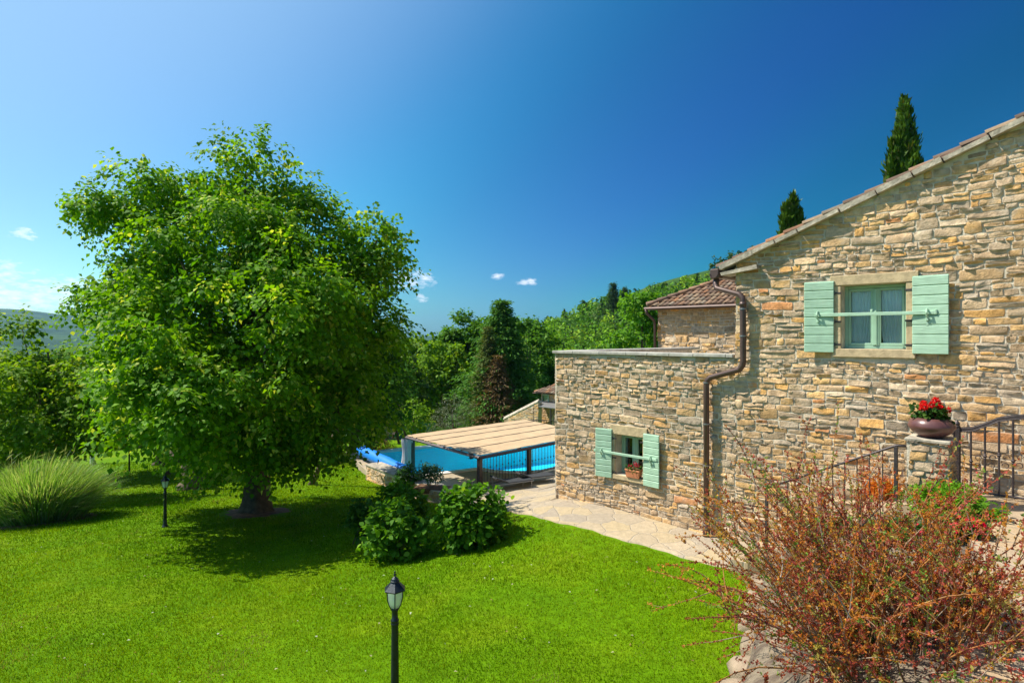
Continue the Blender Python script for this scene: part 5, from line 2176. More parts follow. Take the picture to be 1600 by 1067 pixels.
def conifer(label, px, ytop, ybot, wpx, t, cols, dens=1.0, seed=1, name='conifer_tree', group='conifers behind the pool', droop=.35, leaf=.3, base_z=None):
    rg = np.random.default_rng(seed)
    X = (px - 800) / FPX * t
    zt = CZ + (HY - ytop) / FPX * t
    zb = CZ + (HY - ybot) / FPX * t
    base = np.array((X, t, min(Hs(X, t), zb) - .1))
    if base_z is not None:
        base[2] = base_z
    root = thing(name, label, 'tree', base, group)
    w = wpx / FPX * t / 2
    n = int(900 * dens)
    u = rg.uniform(0, 1, n) ** .85
    a = rg.uniform(0, 6.28, n)
    whorl = np.round(u * 17) / 17 + rg.normal(0, .012, n)
    zz = zt - (zt - zb) * np.clip(whorl, 0, 1)
    Rr = w * np.clip(whorl, .02, 1) ** .9 * (1 + .30 * np.sin(a * 3 + whorl * 20) + .2 * np.sin(a * 5 - whorl * 33))
    k = rg.uniform(.25, 1.0, n)
    P = np.stack([X + np.cos(a) * Rr * k, t + np.sin(a) * Rr * k, zz - Rr * k * droop], 1)
    out = np.stack([np.cos(a), np.sin(a), 0 * a - .25], 1)
    per = 9
    Q = (P[:, None] + rg.normal(0, leaf * .9, (n, per, 3)) * np.array((1, 1, .35))).reshape(-1, 3)
    D = (out[:, None] + rg.normal(0, .45, (n, per, 3))).reshape(-1, 3)
    N = unit(rg.normal(0, .45, Q.shape) + np.array((0, 0, 1)))
    L = leaf * rg.uniform(.7, 1.4, len(Q))
    V = leaf_quads(Q, D, N, L, L * .4)
    A, B, E = (np.array(c) for c in cols)
    s = np.repeat(rg.uniform(0, 1, n), per)[:, None]
    C = (A * (1 - s) + B * s) * rg.uniform(.75, 1.25, (len(Q), 1))
    C = np.where(rg.uniform(0, 1, (len(Q), 1)) < .06, E, C)
    mk('crown', V, np.arange(len(V)).reshape(-1, 4), M['farleaf'], root, col=np.repeat(C, 4, axis=0))
    m = MB()
    m.tube([base, (X, t, zb), (X, t, zt)], [.02 * t / 8, .016 * t / 8, .02], 8)
    for i in range(40):
        uu = rg.uniform(.15, 1)
        an = rg.uniform(0, 6.28)
        r_ = w * uu ** .8
        z = zt - (zt - zb) * uu
        m.tube([(X, t, z), (X + math.cos(an) * r_, t + math.sin(an) * r_, z - r_ * droop)], [.05, .015], 4)
    m.build('trunk', M['bark'], root)
    return root


conifer('tall dark green conifer with a pointed top, highest of the trees behind the pool', 783, 472, 672, 200, 52, ((.045, .14, .018), (.10, .25, .03), (.16, .30, .04)), dens=5.0, seed=2)
conifer('dying conifer with brown needles in front of the tall conifer', 778, 556, 668, 96, 49, ((.14, .085, .04), (.20, .14, .06), (.08, .15, .02)), dens=.8, seed=3, leaf=.22)
conifer('pale sparse conifer with yellowish twigs left of the tall one', 762, 512, 655, 76, 50, ((.08, .13, .02), (.12, .15, .04), (.18, .18, .05)), dens=.9, seed=4, leaf=.22)
conifer('dark conifer on the hill skyline, left of a pair', 958, 443, 480, 26, 165, ((.03, .08, .02), (.05, .12, .03), (.07, .14, .03)), dens=.5, seed=5, leaf=.45, group='conifers on the hill')
conifer('dark conifer on the hill skyline, right of a pair', 976, 449, 478, 18, 165, ((.03, .08, .02), (.05, .12, .03), (.07, .14, .03)), dens=.35, seed=6, leaf=.4, group='conifers on the hill')
tree('hornbeam_tree', 'bright green tree right behind the parapet beside the tiled roof', [(1000, 480, 30, 0), (1008, 520, 34, 0), (985, 540, 34, 0), (1020, 560, 30, 0)], 48, 1003, ((.07, .20, .008), (.13, .31, .012), (.2, .37, .03)), pad=.9, leaf=.34, dens=4, per=8, trunk=.2)
tree('pine_tree', 'pine crown showing above the tiled roof on the hill', [(1135, 408, 9, 0), (1150, 403, 10, 0), (1120, 414, 8, 0), (1166, 404, 8, 0), (1180, 393, 6, 0), (1150, 418, 13, 0)], 90, 1150, ((.02, .06, .012), (.05, .11, .02), (.09, .15, .03)), mat='farleaf', leaf=.45, dens=4, per=8, trunk=.25)


# cypresses behind the main roof
def cypress(label, spikes, t, seed, zb):
    rg = np.random.default_rng(seed)
    X0 = (spikes[0][0] - 800) / FPX * t
    root = thing('cypress_tree', label, 'tree', (X0, t, zb), 'cypresses behind the roof')
    PV, PC = [], []
    m = MB()
    for (px, ytop, wpx) in spikes:
        X = (px - 800) / FPX * t
        zt = CZ + (HY - ytop) / FPX * t
        w = wpx / FPX * t / 2
        n = int(15000 * w)
        u = rg.uniform(0, 1, n) ** .8
        hgt = zt - zb - 1
        a = rg.uniform(0, 6.28, n)
        prof = np.clip(u * 3.0, 0, 1) ** .75
        rr = w * prof * (1 + .30 * np.sin(a * 3 + u * 22) + .20 * np.sin(a * 5 - u * 47)) * rg.uniform(.5, 1.08, n)
        P = np.stack([X + np.cos(a) * rr, t + np.sin(a) * rr, zt - u * hgt], 1)
        D = np.stack([np.cos(a) * .35, np.sin(a) * .35, 1 + 0 * a], 1) + rg.normal(0, .25, (n, 3))
        N = np.stack([np.cos(a), np.sin(a), .3 + 0 * a], 1) + rg.normal(0, .35, (n, 3))
        L = rg.uniform(.12, .42, n)
        PV.append(leaf_quads(P, D, unit(N), L, L * .35))
        s = np.clip(.5 + .35 * np.sin(a * 3 + u * 26) + rg.normal(0, .25, n), 0, 1)[:, None]
        C = np.array(CYP[0]) * (1 - s) + np.array(CYP[1]) * s
        C = np.where(rg.uniform(0, 1, (n, 1)) < .10, np.array((.10, .12, .03)), C)
        PC.append(np.repeat(C, 4, axis=0))
        m.tube([(X, t, zb - .2), (X, t, zt - .4)], [w * .5, .03], 7)
    V = np.concatenate(PV)
    mk('crown', V, np.arange(len(V)).reshape(-1, 4), M['leafdark'], root, col=np.concatenate(PC))
    m.build('trunk', M['bark'], root)


cypress('tall dark cypress rising above the gable roof', [(1413, 155, 44), (1393, 220, 20), (1428, 205, 20), (1404, 200, 26)], 27, 81, 4.0)
cypress('shorter bushy cypress behind the lower part of the gable roof', [(1240, 307, 20), (1226, 322, 16), (1250, 330, 14), (1234, 318, 18)], 27, 82, 4.0)


# ------------------------------------------------------------------ woods and countryside
def woods():
    rg = np.random.default_rng(90)
    pts = []
    cols = [np.array(c) for c in ((.06, .17, .008), (.10, .25, .009), (.16, .33, .010), (.23, .38, .014), (.040, .10, .018), (.09, .16, .025))]
    # hillside behind the house, valley floor in the middle, valley on the left
    for (n, p0, p1, y0, y1, sz) in ((1500, 560, 1250, 70, 330, 1.0), (500, 590, 900, 62, 120, .9), (420, -150, 420, 45, 150, .9), (500, -200, 700, 150, 500, 1.2), (520, 1200, 2000, 75, 330, 1.0), (260, -700, -150, 48, 300, 1.0)):
        px = rg.uniform(p0, p1, n)
        Y = y0 * (y1 / y0) ** rg.uniform(0, 1, n)
        X = (px - 800) / FPX * Y
        pts.append(np.stack([X, Y, np.full(n, sz)], 1))
    P = np.concatenate(pts)
    Z = H(P[:, 0], P[:, 1])
    PV, PC = [], []
    for (X, Y, sz), z in zip(P, Z):
        hgt = rg.uniform(6, 9.5) * sz
        px = 800 + X / Y * FPX
        # tree tops must not climb over the skyline seen in the photo
        lim = np.interp(px, [-200, 0, 160, 400, 600, 640, 700, 730, 860, 900, 960, 1050, 1100, 1130, 1190, 1260, 1300, 1600, 2000], [560, 545, 545, 560, 560, 545, 520, 508, 496, 476, 458, 436, 424, 418, 392, 368, 358, 250, 120])
        ztop_lim = CZ + (HY - lim - rg.uniform(-3, 15)) / FPX * Y
        if z + hgt > ztop_lim:
            hgt = ztop_lim - z
            if hgt < 3.0:
                continue
        w = min(hgt * rg.uniform(.32, .5), 4.2)
        con = rg.uniform() < (.22 if Y > 110 else .08)
        ls = max(.42, Y * .0042)
        n = int(np.clip(5.0 * (w * hgt) / ls ** 2 * .55, 60, 420))
        d = rdir(n, rg)
        k = 1 - .4 * rg.uniform(0, 1, n) ** 2
        bump_ = 1 + .28 * vnoise(d * 2.0 + np.array((X, Y, 0)) * .37, 1.4, 6)
        Q = d * (k * bump_)[:, None]
        if con:
            uu = (Q[:, 2] + 1) / 2
            Q[:, :2] *= (1.25 * (1 - uu) + .05)[:, None] * .8
        Q = Q * np.array((w, w, hgt * .5)) + np.array((X, Y, z + hgt * .52))
        D = rg.normal(size=(n, 3)) + d * .5
        N = unit(d + np.array((0, 0, .6)) + rg.normal(0, .5, (n, 3)))
        L = ls * rg.uniform(.7, 1.5, n)
        PV.append(leaf_quads(Q - unit(D) * (L * .5)[:, None], D, N, L, L * .8))
        c = cols[4] if con else cols[rg.choice(6, p=[.2, .3, .2, .12, .08, .10])]
        C = c * rg.uniform(.8, 1.2) * rg.uniform(.65, 1.35, (n, 1))
        PC.append(np.repeat(C, 4, axis=0))
    V = np.concatenate(PV)
    o = mk('woods', V, np.arange(len(V)).reshape(-1, 4), M['farleaf'], col=np.concatenate(PC))
    tag(o, 'mixed bright and dark green wood covering the hillside and valley', kind='stuff')


woods()


# ------------------------------------------------------------------ neighbour house beyond the pergola
def far_house():
    t = 42.0
    g = Hs(2.5, t)
    root = thing('small_house', 'small stone house with a tiled roof and iron veranda, half hidden by the near wall', 'house', (3.2, t, g - .5))
    A = lambda px, py, dt=0: att(px, py, t + dt)
    V, F = [], []
    # turned like the near house: its front faces the lawn
    c0 = A(846, 600)
    x0, x1 = 0.0, 5.0
    ze = A(846, 612)[2]
    f = lambda V: np.column_stack([c0[0] + np.asarray(V)[:, 0] * DX + np.asarray(V)[:, 1] * DY, c0[1] - np.asarray(V)[:, 0] * DY + np.asarray(V)[:, 1] * DX, np.asarray(V)[:, 2]])
    s1, f1, c1 = stones(x0, x1, g - 1, ze, lambda x, z: z < ze - .03, (), top=lambda x: np.full_like(x, ze), seed=40, hmin=.12, hmax=.26, wmax=.8)
    m = MB()
    m.box(((x0 + x1) / 2, 2.5, (ze + g - 1) / 2), (x1 - x0 - .01, 5, ze - g + 1))
    masonry('wall', [(s1, f1, c1, 0), (np.array(m.V), m.F, None, 1)], [M['stone'], M['mortar']], root, f)
    sl = .42
    sc_ = math.sqrt(1 + sl * sl)
    V, F, C = tiles((x0 - .45, -.5, ze - .05), (1, 0, 0), np.array((0, 1, sl)) / sc_, np.array((0, -sl, 1)) / sc_, lambda a, u: a > u * .8, 22, 9, pitch=.24, rad=.1, seed=12)
    V2, F2, C2 = tiles((x0 - .45, -.5, ze - .05), (0, 1, 0), np.array((1, 0, sl)) / sc_, np.array((-sl, 0, 1)) / sc_, lambda a, u: u < a, 22, 8, pitch=.24, rad=.1, seed=13)
    dk = MB()
    P = [(x0 - .45, -.5, ze - .08), (x1 + 1, -.5, ze - .08), (x1 + 1, 5.5, ze - .08), (x0 - .45, 5.5, ze - .08), (x0 + 2.3, 2.6, ze + 1.1), (x1, 2.6, ze + 1.1)]
    dk.add(P, [(0, 1, 5, 4), (2, 3, 4, 5), (0, 4, 3), (1, 2, 5), (3, 2, 1, 0)])
    masonry('roof', [(V, F, C, 0), (V2, F2, C2, 0), (np.array(dk.V), dk.F, np.tile((.18, .11, .08), (6, 1)), 0)], [M['tile']], root, f)
    m = MB()
    wz = A(850, 622)[2]
    m.box((x0 + .45, -.06, wz), (.62, .08, .62), bev=.01)
    w_ = m.build('window', M['frame'], root, frame=f)
    m = MB()
    m.box((x0 + .45, -.115, wz), (.5, .02, .5))
    m.build('pane', M['glass'], w_, frame=f)
    # veranda: thin metal canopy on posts with curved braces
    zc = A(846, 633)[2]
    m = MB()
    P = [(x0, -.9, zc), (x1, -.9, zc), (x1, -.02, zc + .3), (x0, -.02, zc + .3)]
    P += [(p[0], p[1], p[2] + .04) for p in P]
    m.add(P, [(0, 1, 5, 4), (1, 2, 6, 5), (2, 3, 7, 6), (3, 0, 4, 7), (4, 5, 6, 7), (3, 2, 1, 0)])
    m.build('veranda_roof', M['greymetal'], root, frame=f)
    for x in (x0 + .06, x0 + 1.6):
        m = MB()
        m.tube([(x, -.85, g - 1), (x, -.85, zc)], .05, 8)
        m.tube([(x + .9 * (1 - math.cos(a)), -.85, zc - .9 * (1 - math.sin(a))) for a in np.linspace(0, 1.57, 7)], .025, 6)
        m.build('veranda_post', M['iron'], root, frame=f)
    # descending lean-to wall
    wall = thing('garden_wall', 'rendered stone wall with a sloping top coming down from the small house', 'wall', (A(815, 660)[0], t - .5, g))
    pa, pb = att(788, 655, t + 1.6), att(841, 628, t - 1.0)
    Lw = math.hypot(pb[0] - pa[0], pb[1] - pa[1])
    dx_, dy_ = (pb[0] - pa[0]) / Lw, (pb[1] - pa[1]) / Lw
    g2 = lambda V: np.column_stack([pa[0] + np.asarray(V)[:, 0] * dx_ - np.asarray(V)[:, 1] * dy_, pa[1] + np.asarray(V)[:, 0] * dy_ + np.asarray(V)[:, 1] * dx_, np.asarray(V)[:, 2]])
    zt_ = lambda x: pa[2] + (pb[2] - pa[2]) * x / Lw
    s1, f1, c1 = stones(0, Lw, g - 1.2, pb[2], lambda x, z: z < zt_(x) - .05, (), top=lambda x: zt_(x) - .01, seed=44, hmin=.1, hmax=.22)
    m = MB()
    P = [(0, 0, g - 1.5), (Lw, 0, g - 1.5), (Lw, .35, g - 1.5), (0, .35, g - 1.5), (0, 0, zt_(0)), (Lw, 0, zt_(Lw)), (Lw, .35, zt_(Lw)), (0, .35, zt_(0))]
    m.add(P, [(0, 1, 5, 4), (2, 3, 7, 6), (3, 0, 4, 7), (1, 2, 6, 5), (4, 5, 6, 7), (3, 2, 1, 0)])
    masonry('wall', [(s1, f1, c1, 0), (np.array(m.V), m.F, None, 1)], [M['stone'], M['mortar']], wall, g2)
    m = MB()
    m.tube([(-.1, .15, zt_(-.1) + .02), (Lw, .15, zt_(Lw) + .02)], [.2, .2], 4)
    m.build('coping', M['slab'], wall, frame=g2)
    xa = pa[0]
    # iron rail in front of it
    r = thing('veranda_railing', 'iron railing on the terrace of the small house', 'railing', (xa, t - 2.4, g))
    zt = A(800, 646)[2]
    for i in range(16):
        m = MB()
        x = xa + .8 + i * .17
        m.tube([(x, t - 2.6, g - 1), (x, t - 2.6, zt - .12)], .018, 5)
        m.build('baluster', M['iron'], r)
    m = MB()
    m.tube([(xa + .7, t - 2.6, zt - .12), (xa + .8 + 16 * .17, t - 2.6, zt - .12)], .03, 5)
    m.build('rail', M['iron'], r)


far_house()


# ------------------------------------------------------------------ stairs, terrace and planting on the right
ZT = 3.70


def terrace():
    m = MB()
    n = 9
    x0, x1 = -4.42, -1.75
    for i in range(n):
        xa = x0 + (x1 - x0) * i / n
        z = 2.12 + (ZT - 2.12) * (i + 1) / n
        m.box(((xa + x1 + .1) / 2, 10.34, (z + 1.6) / 2), (x1 + .1 - xa, 1.28, z - 1.6 - .002 * i), bev=.012)
    tag(m.build('steps', M['flag2'], frame=loc), kind='structure')
    # terrace sheet
    nx, ny = 50, 60
    V, F = [], []
    for j in range(ny):
        s = 10.98 - j * 13.5 / (ny - 1)
        left = np.interp(s, [-3, 4, 6, 8.2, 9.6, 9.75, 11], [-.2, -.55, -.85, -.95, -1.3, -1.75, -1.75]) + .04 * math.sin(s * 5)
        for i in range(nx):
            x = left + (6 - left) * (i / (nx - 1)) ** 1.3
            V.append((x, s, ZT + .006 * math.sin(x * 5) + .006 * math.sin(s * 7)))
    for j in range(ny - 1):
        for i in range(nx - 1):
            F.append((j * nx + i, (j + 1) * nx + i, (j + 1) * nx + i + 1, j * nx + i + 1))
    b = len(V)
    for j in range(ny):
        p = V[j * nx]
        V.append((p[0], p[1], p[2] - .5))
    for j in range(ny - 1):
        F.append((j * nx, b + j, b + j + 1, (j + 1) * nx))
    tag(mk('terrace', loc(np.array(V)), F, M['flag2'], smooth=False), kind='structure')
    # planting bank
    V, F = [], []
    nx, ny = 44, 90
    for j in range(ny):
        s = 9.66 - j * 12.0 / (ny - 1)
        lb = np.interp(s, [-3, 0, 4.5, 6.6, 9.65], [-1.3, -1.6, -2.3, -2.85, -3.9])
        rt = np.interp(s, [-3, 4, 6, 8.2, 9.6], [-.15, -.5, -.8, -.9, -1.25])
        for i in range(nx):
            u = i / (nx - 1)
            x = lb + (rt - lb) * u
            w = loc(np.array((x, s, 0)))
            g = 2.1
            prof = np.interp(u, [0, .04, .10, .35, .8, 1], [-.15, .22, .34, .62, .95, 1.0])
            z = g + (ZT - .04 - g) * prof + .05 * math.sin(x * 9 + s * 3) * math.sin(math.pi * u)
            if u == 0:
                z = 1.9
            V.append((x, s, z))
    for j in range(ny - 1):
        for i in range(nx - 1):
            F.append((j * nx + i, (j + 1) * nx + i, (j + 1) * nx + i + 1, j * nx + i + 1))
    tag(mk('garden_bank', loc(np.array(V)), F, M['bank'], smooth=True), kind='structure')


def bank_mat():
    m, nt, b, _ = nmat("planted_bank")
    v = coords(nt, False)
    f = noise(nt, v, 3.0, 7, .7)
    g = noise(nt, v, 25, 5, .7)
    c = ramp(nt, f, [(.30, (.07, .05, .035)), (.46, (.14, .10, .07)), (.54, (.24, .19, .13)), (.8, (.32, .25, .18))])
    nt.links.new(mixc(nt, .7, c, ramp(nt, g, [(.3, (.6,) * 3), (.7, (1.25,) * 3)]), 'MULTIPLY'), b.inputs['Base Color'])
    b.inputs['Roughness'].default_value = .95
    bump(nt, b, g, .03)
    return m


M['bank'] = bank_mat()
terrace()


def rock(c, s, seed, label):
    rg = np.random.default_rng(seed)
    bm = []
    n, k = 14, 9
    V, F = [], []
    for j in range(k):
        ph = math.pi * j / (k - 1)
        for i in range(n):
            a = 2 * math.pi * i / n
            d = np.array((math.sin(ph) * math.cos(a), math.sin(ph) * math.sin(a), math.cos(ph)))
            d = np.sign(d) * np.abs(d) ** .55
            V.append(d)
    V = np.array(V)
    V = V * (1 + .16 * vnoise(V, 1.7, seed))[:, None] * np.array(s) * .5
    V = V + vnoise(V, 9, seed)[:, None] * .012
    a = rg.uniform(0, 3)
    V = np.column_stack([V[:, 0] * math.cos(a) - V[:, 1] * math.sin(a), V[:, 0] * math.sin(a) + V[:, 1] * math.cos(a), V[:, 2]]) + c
    for j in range(k - 1):
        for i in range(n):
            F.append((j * n + i, (j + 1) * n + i, (j + 1) * n + (i + 1) % n, j * n + (i + 1) % n))
    o = mk('edging_stone', V, F, M['rock'], smooth=True)
    tag(o, label, 'stone', 'edging stones of the planting bed')


for i, (s, off, z, sx, lab) in enumerate(((6.0, .12, 2.22, .62, 'flat edging stone at the bottom edge of the picture, nearest the viewer'), (6.75, .12, 2.2, .55, 'sandy edging stone second from the bottom, beside the lawn'),
                                          (7.35, .10, 2.18, .42, 'small edging stone between two larger ones beside the lawn'), (7.95, .1, 2.18, .5, 'edging stone halfway along the bed edge'),
                                          (8.6, .08, 2.17, .45, 'edging stone beside the lawn near the end of the path'), (9.2, .1, 2.17, .5, 'edging stone touching the end of the stone path'),
                                          (6.35, .62, 2.75, .6, 'pale rock inside the bed below the reddish shrub'), (7.1, .75, 2.85, .5, 'pale rock further up inside the bed under the shrub'))):
    lb = np.interp(s, [-3, 0, 4.5, 6.6, 9.65], [-1.3, -1.6, -2.3, -2.85, -3.9])
    rock(loc(np.array((lb + off, s, z))), (sx, sx * .8, .30), 200 + i, lab)


def stair_rail():
    y = 9.76
    pts = [wl(1198, 765, y), wl(1400, 697, y)]
    (xa, za), (xb, zb) = pts
    root = thing('stair_railing', 'thin dark iron handrail climbing beside the steps', 'railing', loc(np.array((xa, y, 2.3))))
    for (x, z, zb_) in ((xa, za, 2.15), (xb, zb, ZT)):
        m = MB()
        m.box((x, y, (z + zb_) / 2), (.045, .045, z - zb_), bev=.004)
        m.build('post', M['iron'], root, frame=loc)
    m = MB()
    m.tube([(xa - .03, y, za + .01), (xb, y, zb + .01), (xb + .12, y, zb + .015)], .018, 6)
    m.build('handrail', M['iron'], root, smooth=True, frame=loc)
    n = 11
    for i in range(1, n):
        u = i / n
        x = xa + (xb - xa) * u
        z = za + (zb - za) * u
        m = MB()
        m.tube([(x, y, z), (x, y, z - .95)], .008, 6)
        m.build('baluster', M['iron'], root, frame=loc)


stair_rail()


def pillar():
    y = 9.75
    x0, z1 = wl(1416, 688, y)
    x1, _ = wl(1483, 688, y)
    root = thing('stone_pillar', 'short square rubble stone pillar carrying the flower bowl', 'pillar', loc(np.array(((x0 + x1) / 2, y + .3, ZT))))
    w = x1 - x0
    v1, f1, c1 = planar_stones(0, w, ZT - .6, z1, 71, k=4, hmin=.07, hmax=.14, wmax=.35, depth=1.6)
    v2, f2, c2 = planar_stones(0, w, ZT - .6, z1, 72, k=5, hmin=.07, hmax=.14, wmax=.35, depth=1.6)
    v2 = np.stack([w - v2[:, 1], v2[:, 0], v2[:, 2]], 1)
    v3, f3, c3 = planar_stones(0, w, ZT - .6, z1, 73, k=5, hmin=.07, hmax=.14, wmax=.35, depth=1.6)
    v3 = np.stack([v3[:, 1], w - v3[:, 0], v3[:, 2]], 1)
    m = MB()
    m.box((w / 2, w / 2, (ZT - .6 + z1) / 2 - .01), (w - .01, w - .01, z1 - ZT + .58))
    f = lambda V: loc(np.asarray(V) + np.array((x0, y, 0)))
    masonry('shaft', [(v1, f1, c1 * .8, 0), (v2, f2, c2 * .8, 0), (v3, f3, c3 * .8, 0), (np.array(m.V), m.F, None, 1)], [M['stone'], M['mortar']], root, f)
    m = MB()
    m.box((w / 2, w / 2, z1 + .02), (w + .04, w + .04, .05), bev=.012)
    m.build('cap_slab', M['slab'], root, frame=f)
    # bowl
    c = loc(np.array((x0 + w * .52, y + w / 2, z1 + .047)))
    t = c[1]
    R_ = 31.5 / FPX * t
    root = thing('flower_bowl', 'wide brown glazed bowl of red geraniums on the stone pillar', 'flower pot', c)
    m = MB()
    k = R_ / .30
    m.lathe(c, [(.14 * k, 0), (.16 * k, .02 * k), (.25 * k, .08 * k), (.298 * k, .15 * k), (.30 * k, .18 * k), (.27 * k, .25 * k), (.22 * k, .285 * k), (.20 * k, .29 * k), (.19 * k, .27 * k), (.16 * k, .26 * k)], 32)
    m.build('bowl', M['bowl'], root, smooth=True)
    rg = np.random.default_rng(5)
    L = []
    for i in range(14):
        a = rg.uniform(0, 6.28)
        r = rg.uniform(0, .17) * k
        L.append((c[0] + r * math.cos(a), c[1] + r * math.sin(a), c[2] + .31 * k + rg.uniform(-.02, .08), .075, .075, .07))
    V, F, C = crown(L, 420, 4, .05, ((.02, .07, .01), (.05, .13, .02), (.09, .18, .03)), rg, spray=.05, droop=.1, broad=True, shell=.6, aspect=.95)
    mk('leaves', V, F, M['leaf'], root, col=C)
    heads = [(-.19, .20), (-.11, .17), (-.02, .14), (.03, .19), (.13, .16), (.20, .15), (.04, .28), (-.06, .23), (.08, .24), (-.15, .23), (.0, .10)]
    PV, PC = [], []
    st = MB()
    for (hx, hz) in heads:
        hc = np.array((c[0] + hx * k, c[1] + rg.uniform(-.12, .05) * k, c[2] + .25 * k + hz))
        n = 90
        d = rdir(n, rg)
        P = hc + d * .038 * rg.uniform(.4, 1.1, (n, 1))
        Lq = rg.uniform(.018, .032, n)
        PV.append(leaf_quads(P, d + rg.normal(0, .5, (n, 3)), rdir(n, rg), Lq, Lq * .9))
        PC.append(np.repeat(np.array((.72, .012, .015)) * rg.uniform(.75, 1.2, (n, 1)), 4, axis=0))
        st.tube([(c[0] + hx * .3 * k, c[1], c[2] + .28 * k), hc], .004, 5)
    V = np.concatenate(PV)
    mk('flowers', V, np.arange(len(V)).reshape(-1, 4), M['petal'], root, col=np.concatenate(PC))
    st.build('stems', M['frame'], root)


pillar()


def gate():
    y = 10.68
    x0, zt = wl(1495, 668, y)
    root = thing('iron_gate', 'dark wrought iron gate with an arched top rail standing open against the house wall', 'gate', loc(np.array((x0, y, ZT))))
    m = MB()
    m.box((x0, y, (zt + ZT) / 2), (.075, .075, zt - ZT), bev=.006)
    m.lathe((x0, y, zt), [(.030, 0), (.045, .012), (.045, .022), (.034, .035), (.042, .06), (.03, .085), (.008, .115)], 12)
    m.build('post', M['iron'], root, frame=loc)
    m = MB()
    m.box((x0 - .12, y - .02, zt - .06), (.2, .03, .04), bev=.004)
    m.tube([(x0 - .04, y - .03, zt - .10), (x0 - .04, y - .03, zt - .02)], .02, 8)
    m.build('hinge', M['iron'], root, frame=loc)
    keys = [(1500, 669), (1520, 668), (1540, 661), (1560, 653), (1580, 650), (1600, 648.5), (1640, 648)]
    top = [np.array((wl(a, b, y)[0], y, wl(a, b, y)[1])) for a, b in keys]
    m = MB()
    for dz in (0, -.045):
        m.tube([p + (0, 0, dz) for p in top], .014, 6)
    for a, b in zip(top[:-1], top[1:]):
        m.add([a + (0, -.012, .014), b + (0, -.012, .014), b + (0, -.012, -.055), a + (0, -.012, -.055), a + (0, .012, .014), b + (0, .012, .014), b + (0, .012, -.055), a + (0, .012, -.055)],
              [(0, 3, 2, 1), (4, 5, 6, 7), (0, 1, 5, 4), (3, 7, 6, 2)])
    zb = ZT + .10
    m.tube([(x0, y, zb), (top[-1][0], y, zb)], .014, 6)
    m.tube([(x0 + .03, y, zb), (x0 + .03, y, top[0][2])], .018, 6)
    m.build('frame', M['iron'], root, frame=loc)
    for cxp in (1528, 1550, 1572, 1594, 1616):
        cx_, cz_ = wl(cxp, 722, y)
        m = MB()
        for sg in (-1, 1):
            m.tube([(cx_ + sg * .075 * (1 - a / 7.5) * math.cos(a) * .6, y - .004, cz_ + sg * .055 + .055 * (1 - a / 7.5) * math.sin(a)) for a in np.linspace(0, 5.2, 14)], .006, 5)
        m.build('scroll', M['iron'], root, frame=loc)
    xs = np.array([p[0] for p in top])
    zs = np.array([p[2] for p in top])
    i = 0
    px = 1517
    while px < 1640:
        x = wl(px, 700, y)[0]
        z = float(np.interp(x, xs, zs))
        m = MB()
        m.tube([(x, y, zb), (x, y, z - .04)], .014, 8)
        zc = zb + (z - zb) * (.47 + .06 * math.sin(i * 1.2))
        m.lathe((x, y, zc - .04), [(.012, 0), (.020, .01), (.014, .02), (.026, .035), (.028, .045), (.014, .06), (.020, .07), (.012, .08)], 10)
        m.build('baluster', M['iron'], root, frame=loc)
        px += 22
        i += 1


gate()


# ------------------------------------------------------------------ small plants of the bed
def mound(name, label, cat, px, py, z, r, cols, leaf, dens=120, per=6, mat='leaf', aspect=.6, seed=1, flowers=None, flat=.75, broad=False):
    p = at(px, py, z)
    rg = np.random.default_rng(seed)
    root = thing(name, label, cat, p)
    L = []
    for i in range(9):
        a = rg.uniform(0, 6.28)
        q = rg.uniform(.1, .55) * r
        L.append((p[0] + q * math.cos(a), p[1] + q * math.sin(a), p[2] + r * flat * rg.uniform(.3, .6), r * .5, r * .5, r * .45))
    V, F, C = crown(L, dens, per, leaf, cols, rg, spray=leaf * 1.6, droop=0.0, shell=.5, aspect=aspect, up=.8, broad=broad, nobury=True)
    mk('leaves', V, F, M[mat], root, col=C)
    if flowers:
        col, nf, fs = flowers
        PV, PC = [], []
        for i in range(nf):
            a = rg.uniform(0, 6.28)
            el = rg.uniform(.2, 1.2)
            d0 = np.array((math.cos(a) * math.cos(el), math.sin(a) * math.cos(el), math.sin(el)))
            if d0[1] > .3:
                d0[1] *= -1
            hc = p + d0 * np.array((r * 1.0, r * 1.0, r * .95)) + np.array((0, 0, .03))
            k = 7
            an = np.linspace(0, 6.28, k, endpoint=False)
            s1 = unit(np.cross(d0, np.array((.3, .2, 1.))))
            s2 = np.cross(d0, s1)
            D = s1 * np.cos(an)[:, None] + s2 * np.sin(an)[:, None] + d0 * .35
            PV.append(leaf_quads(np.tile(hc, (k, 1)), D, np.tile(d0, (k, 1)), np.full(k, fs), np.full(k, fs * 1.0)))
            PC.append(np.repeat(np.array(col) * rg.uniform(.8, 1.15, (k, 1)), 4, axis=0))
        V = np.concatenate(PV)
        mk('flowers', V, np.arange(len(V)).reshape(-1, 4), M['petal'], root, col=np.concatenate(PC))
    m = MB()
    for i in range(10):
        m.tube([p + rg.normal(0, r * .1, 3) * (1, 1, 0) - (0, 0, .05), p + rg.normal(0, r * .35, 3) * (1, 1, 0) + (0, 0, r * .6)], [.006, .003], 4)
    m.build('stems', M['bark'], root)


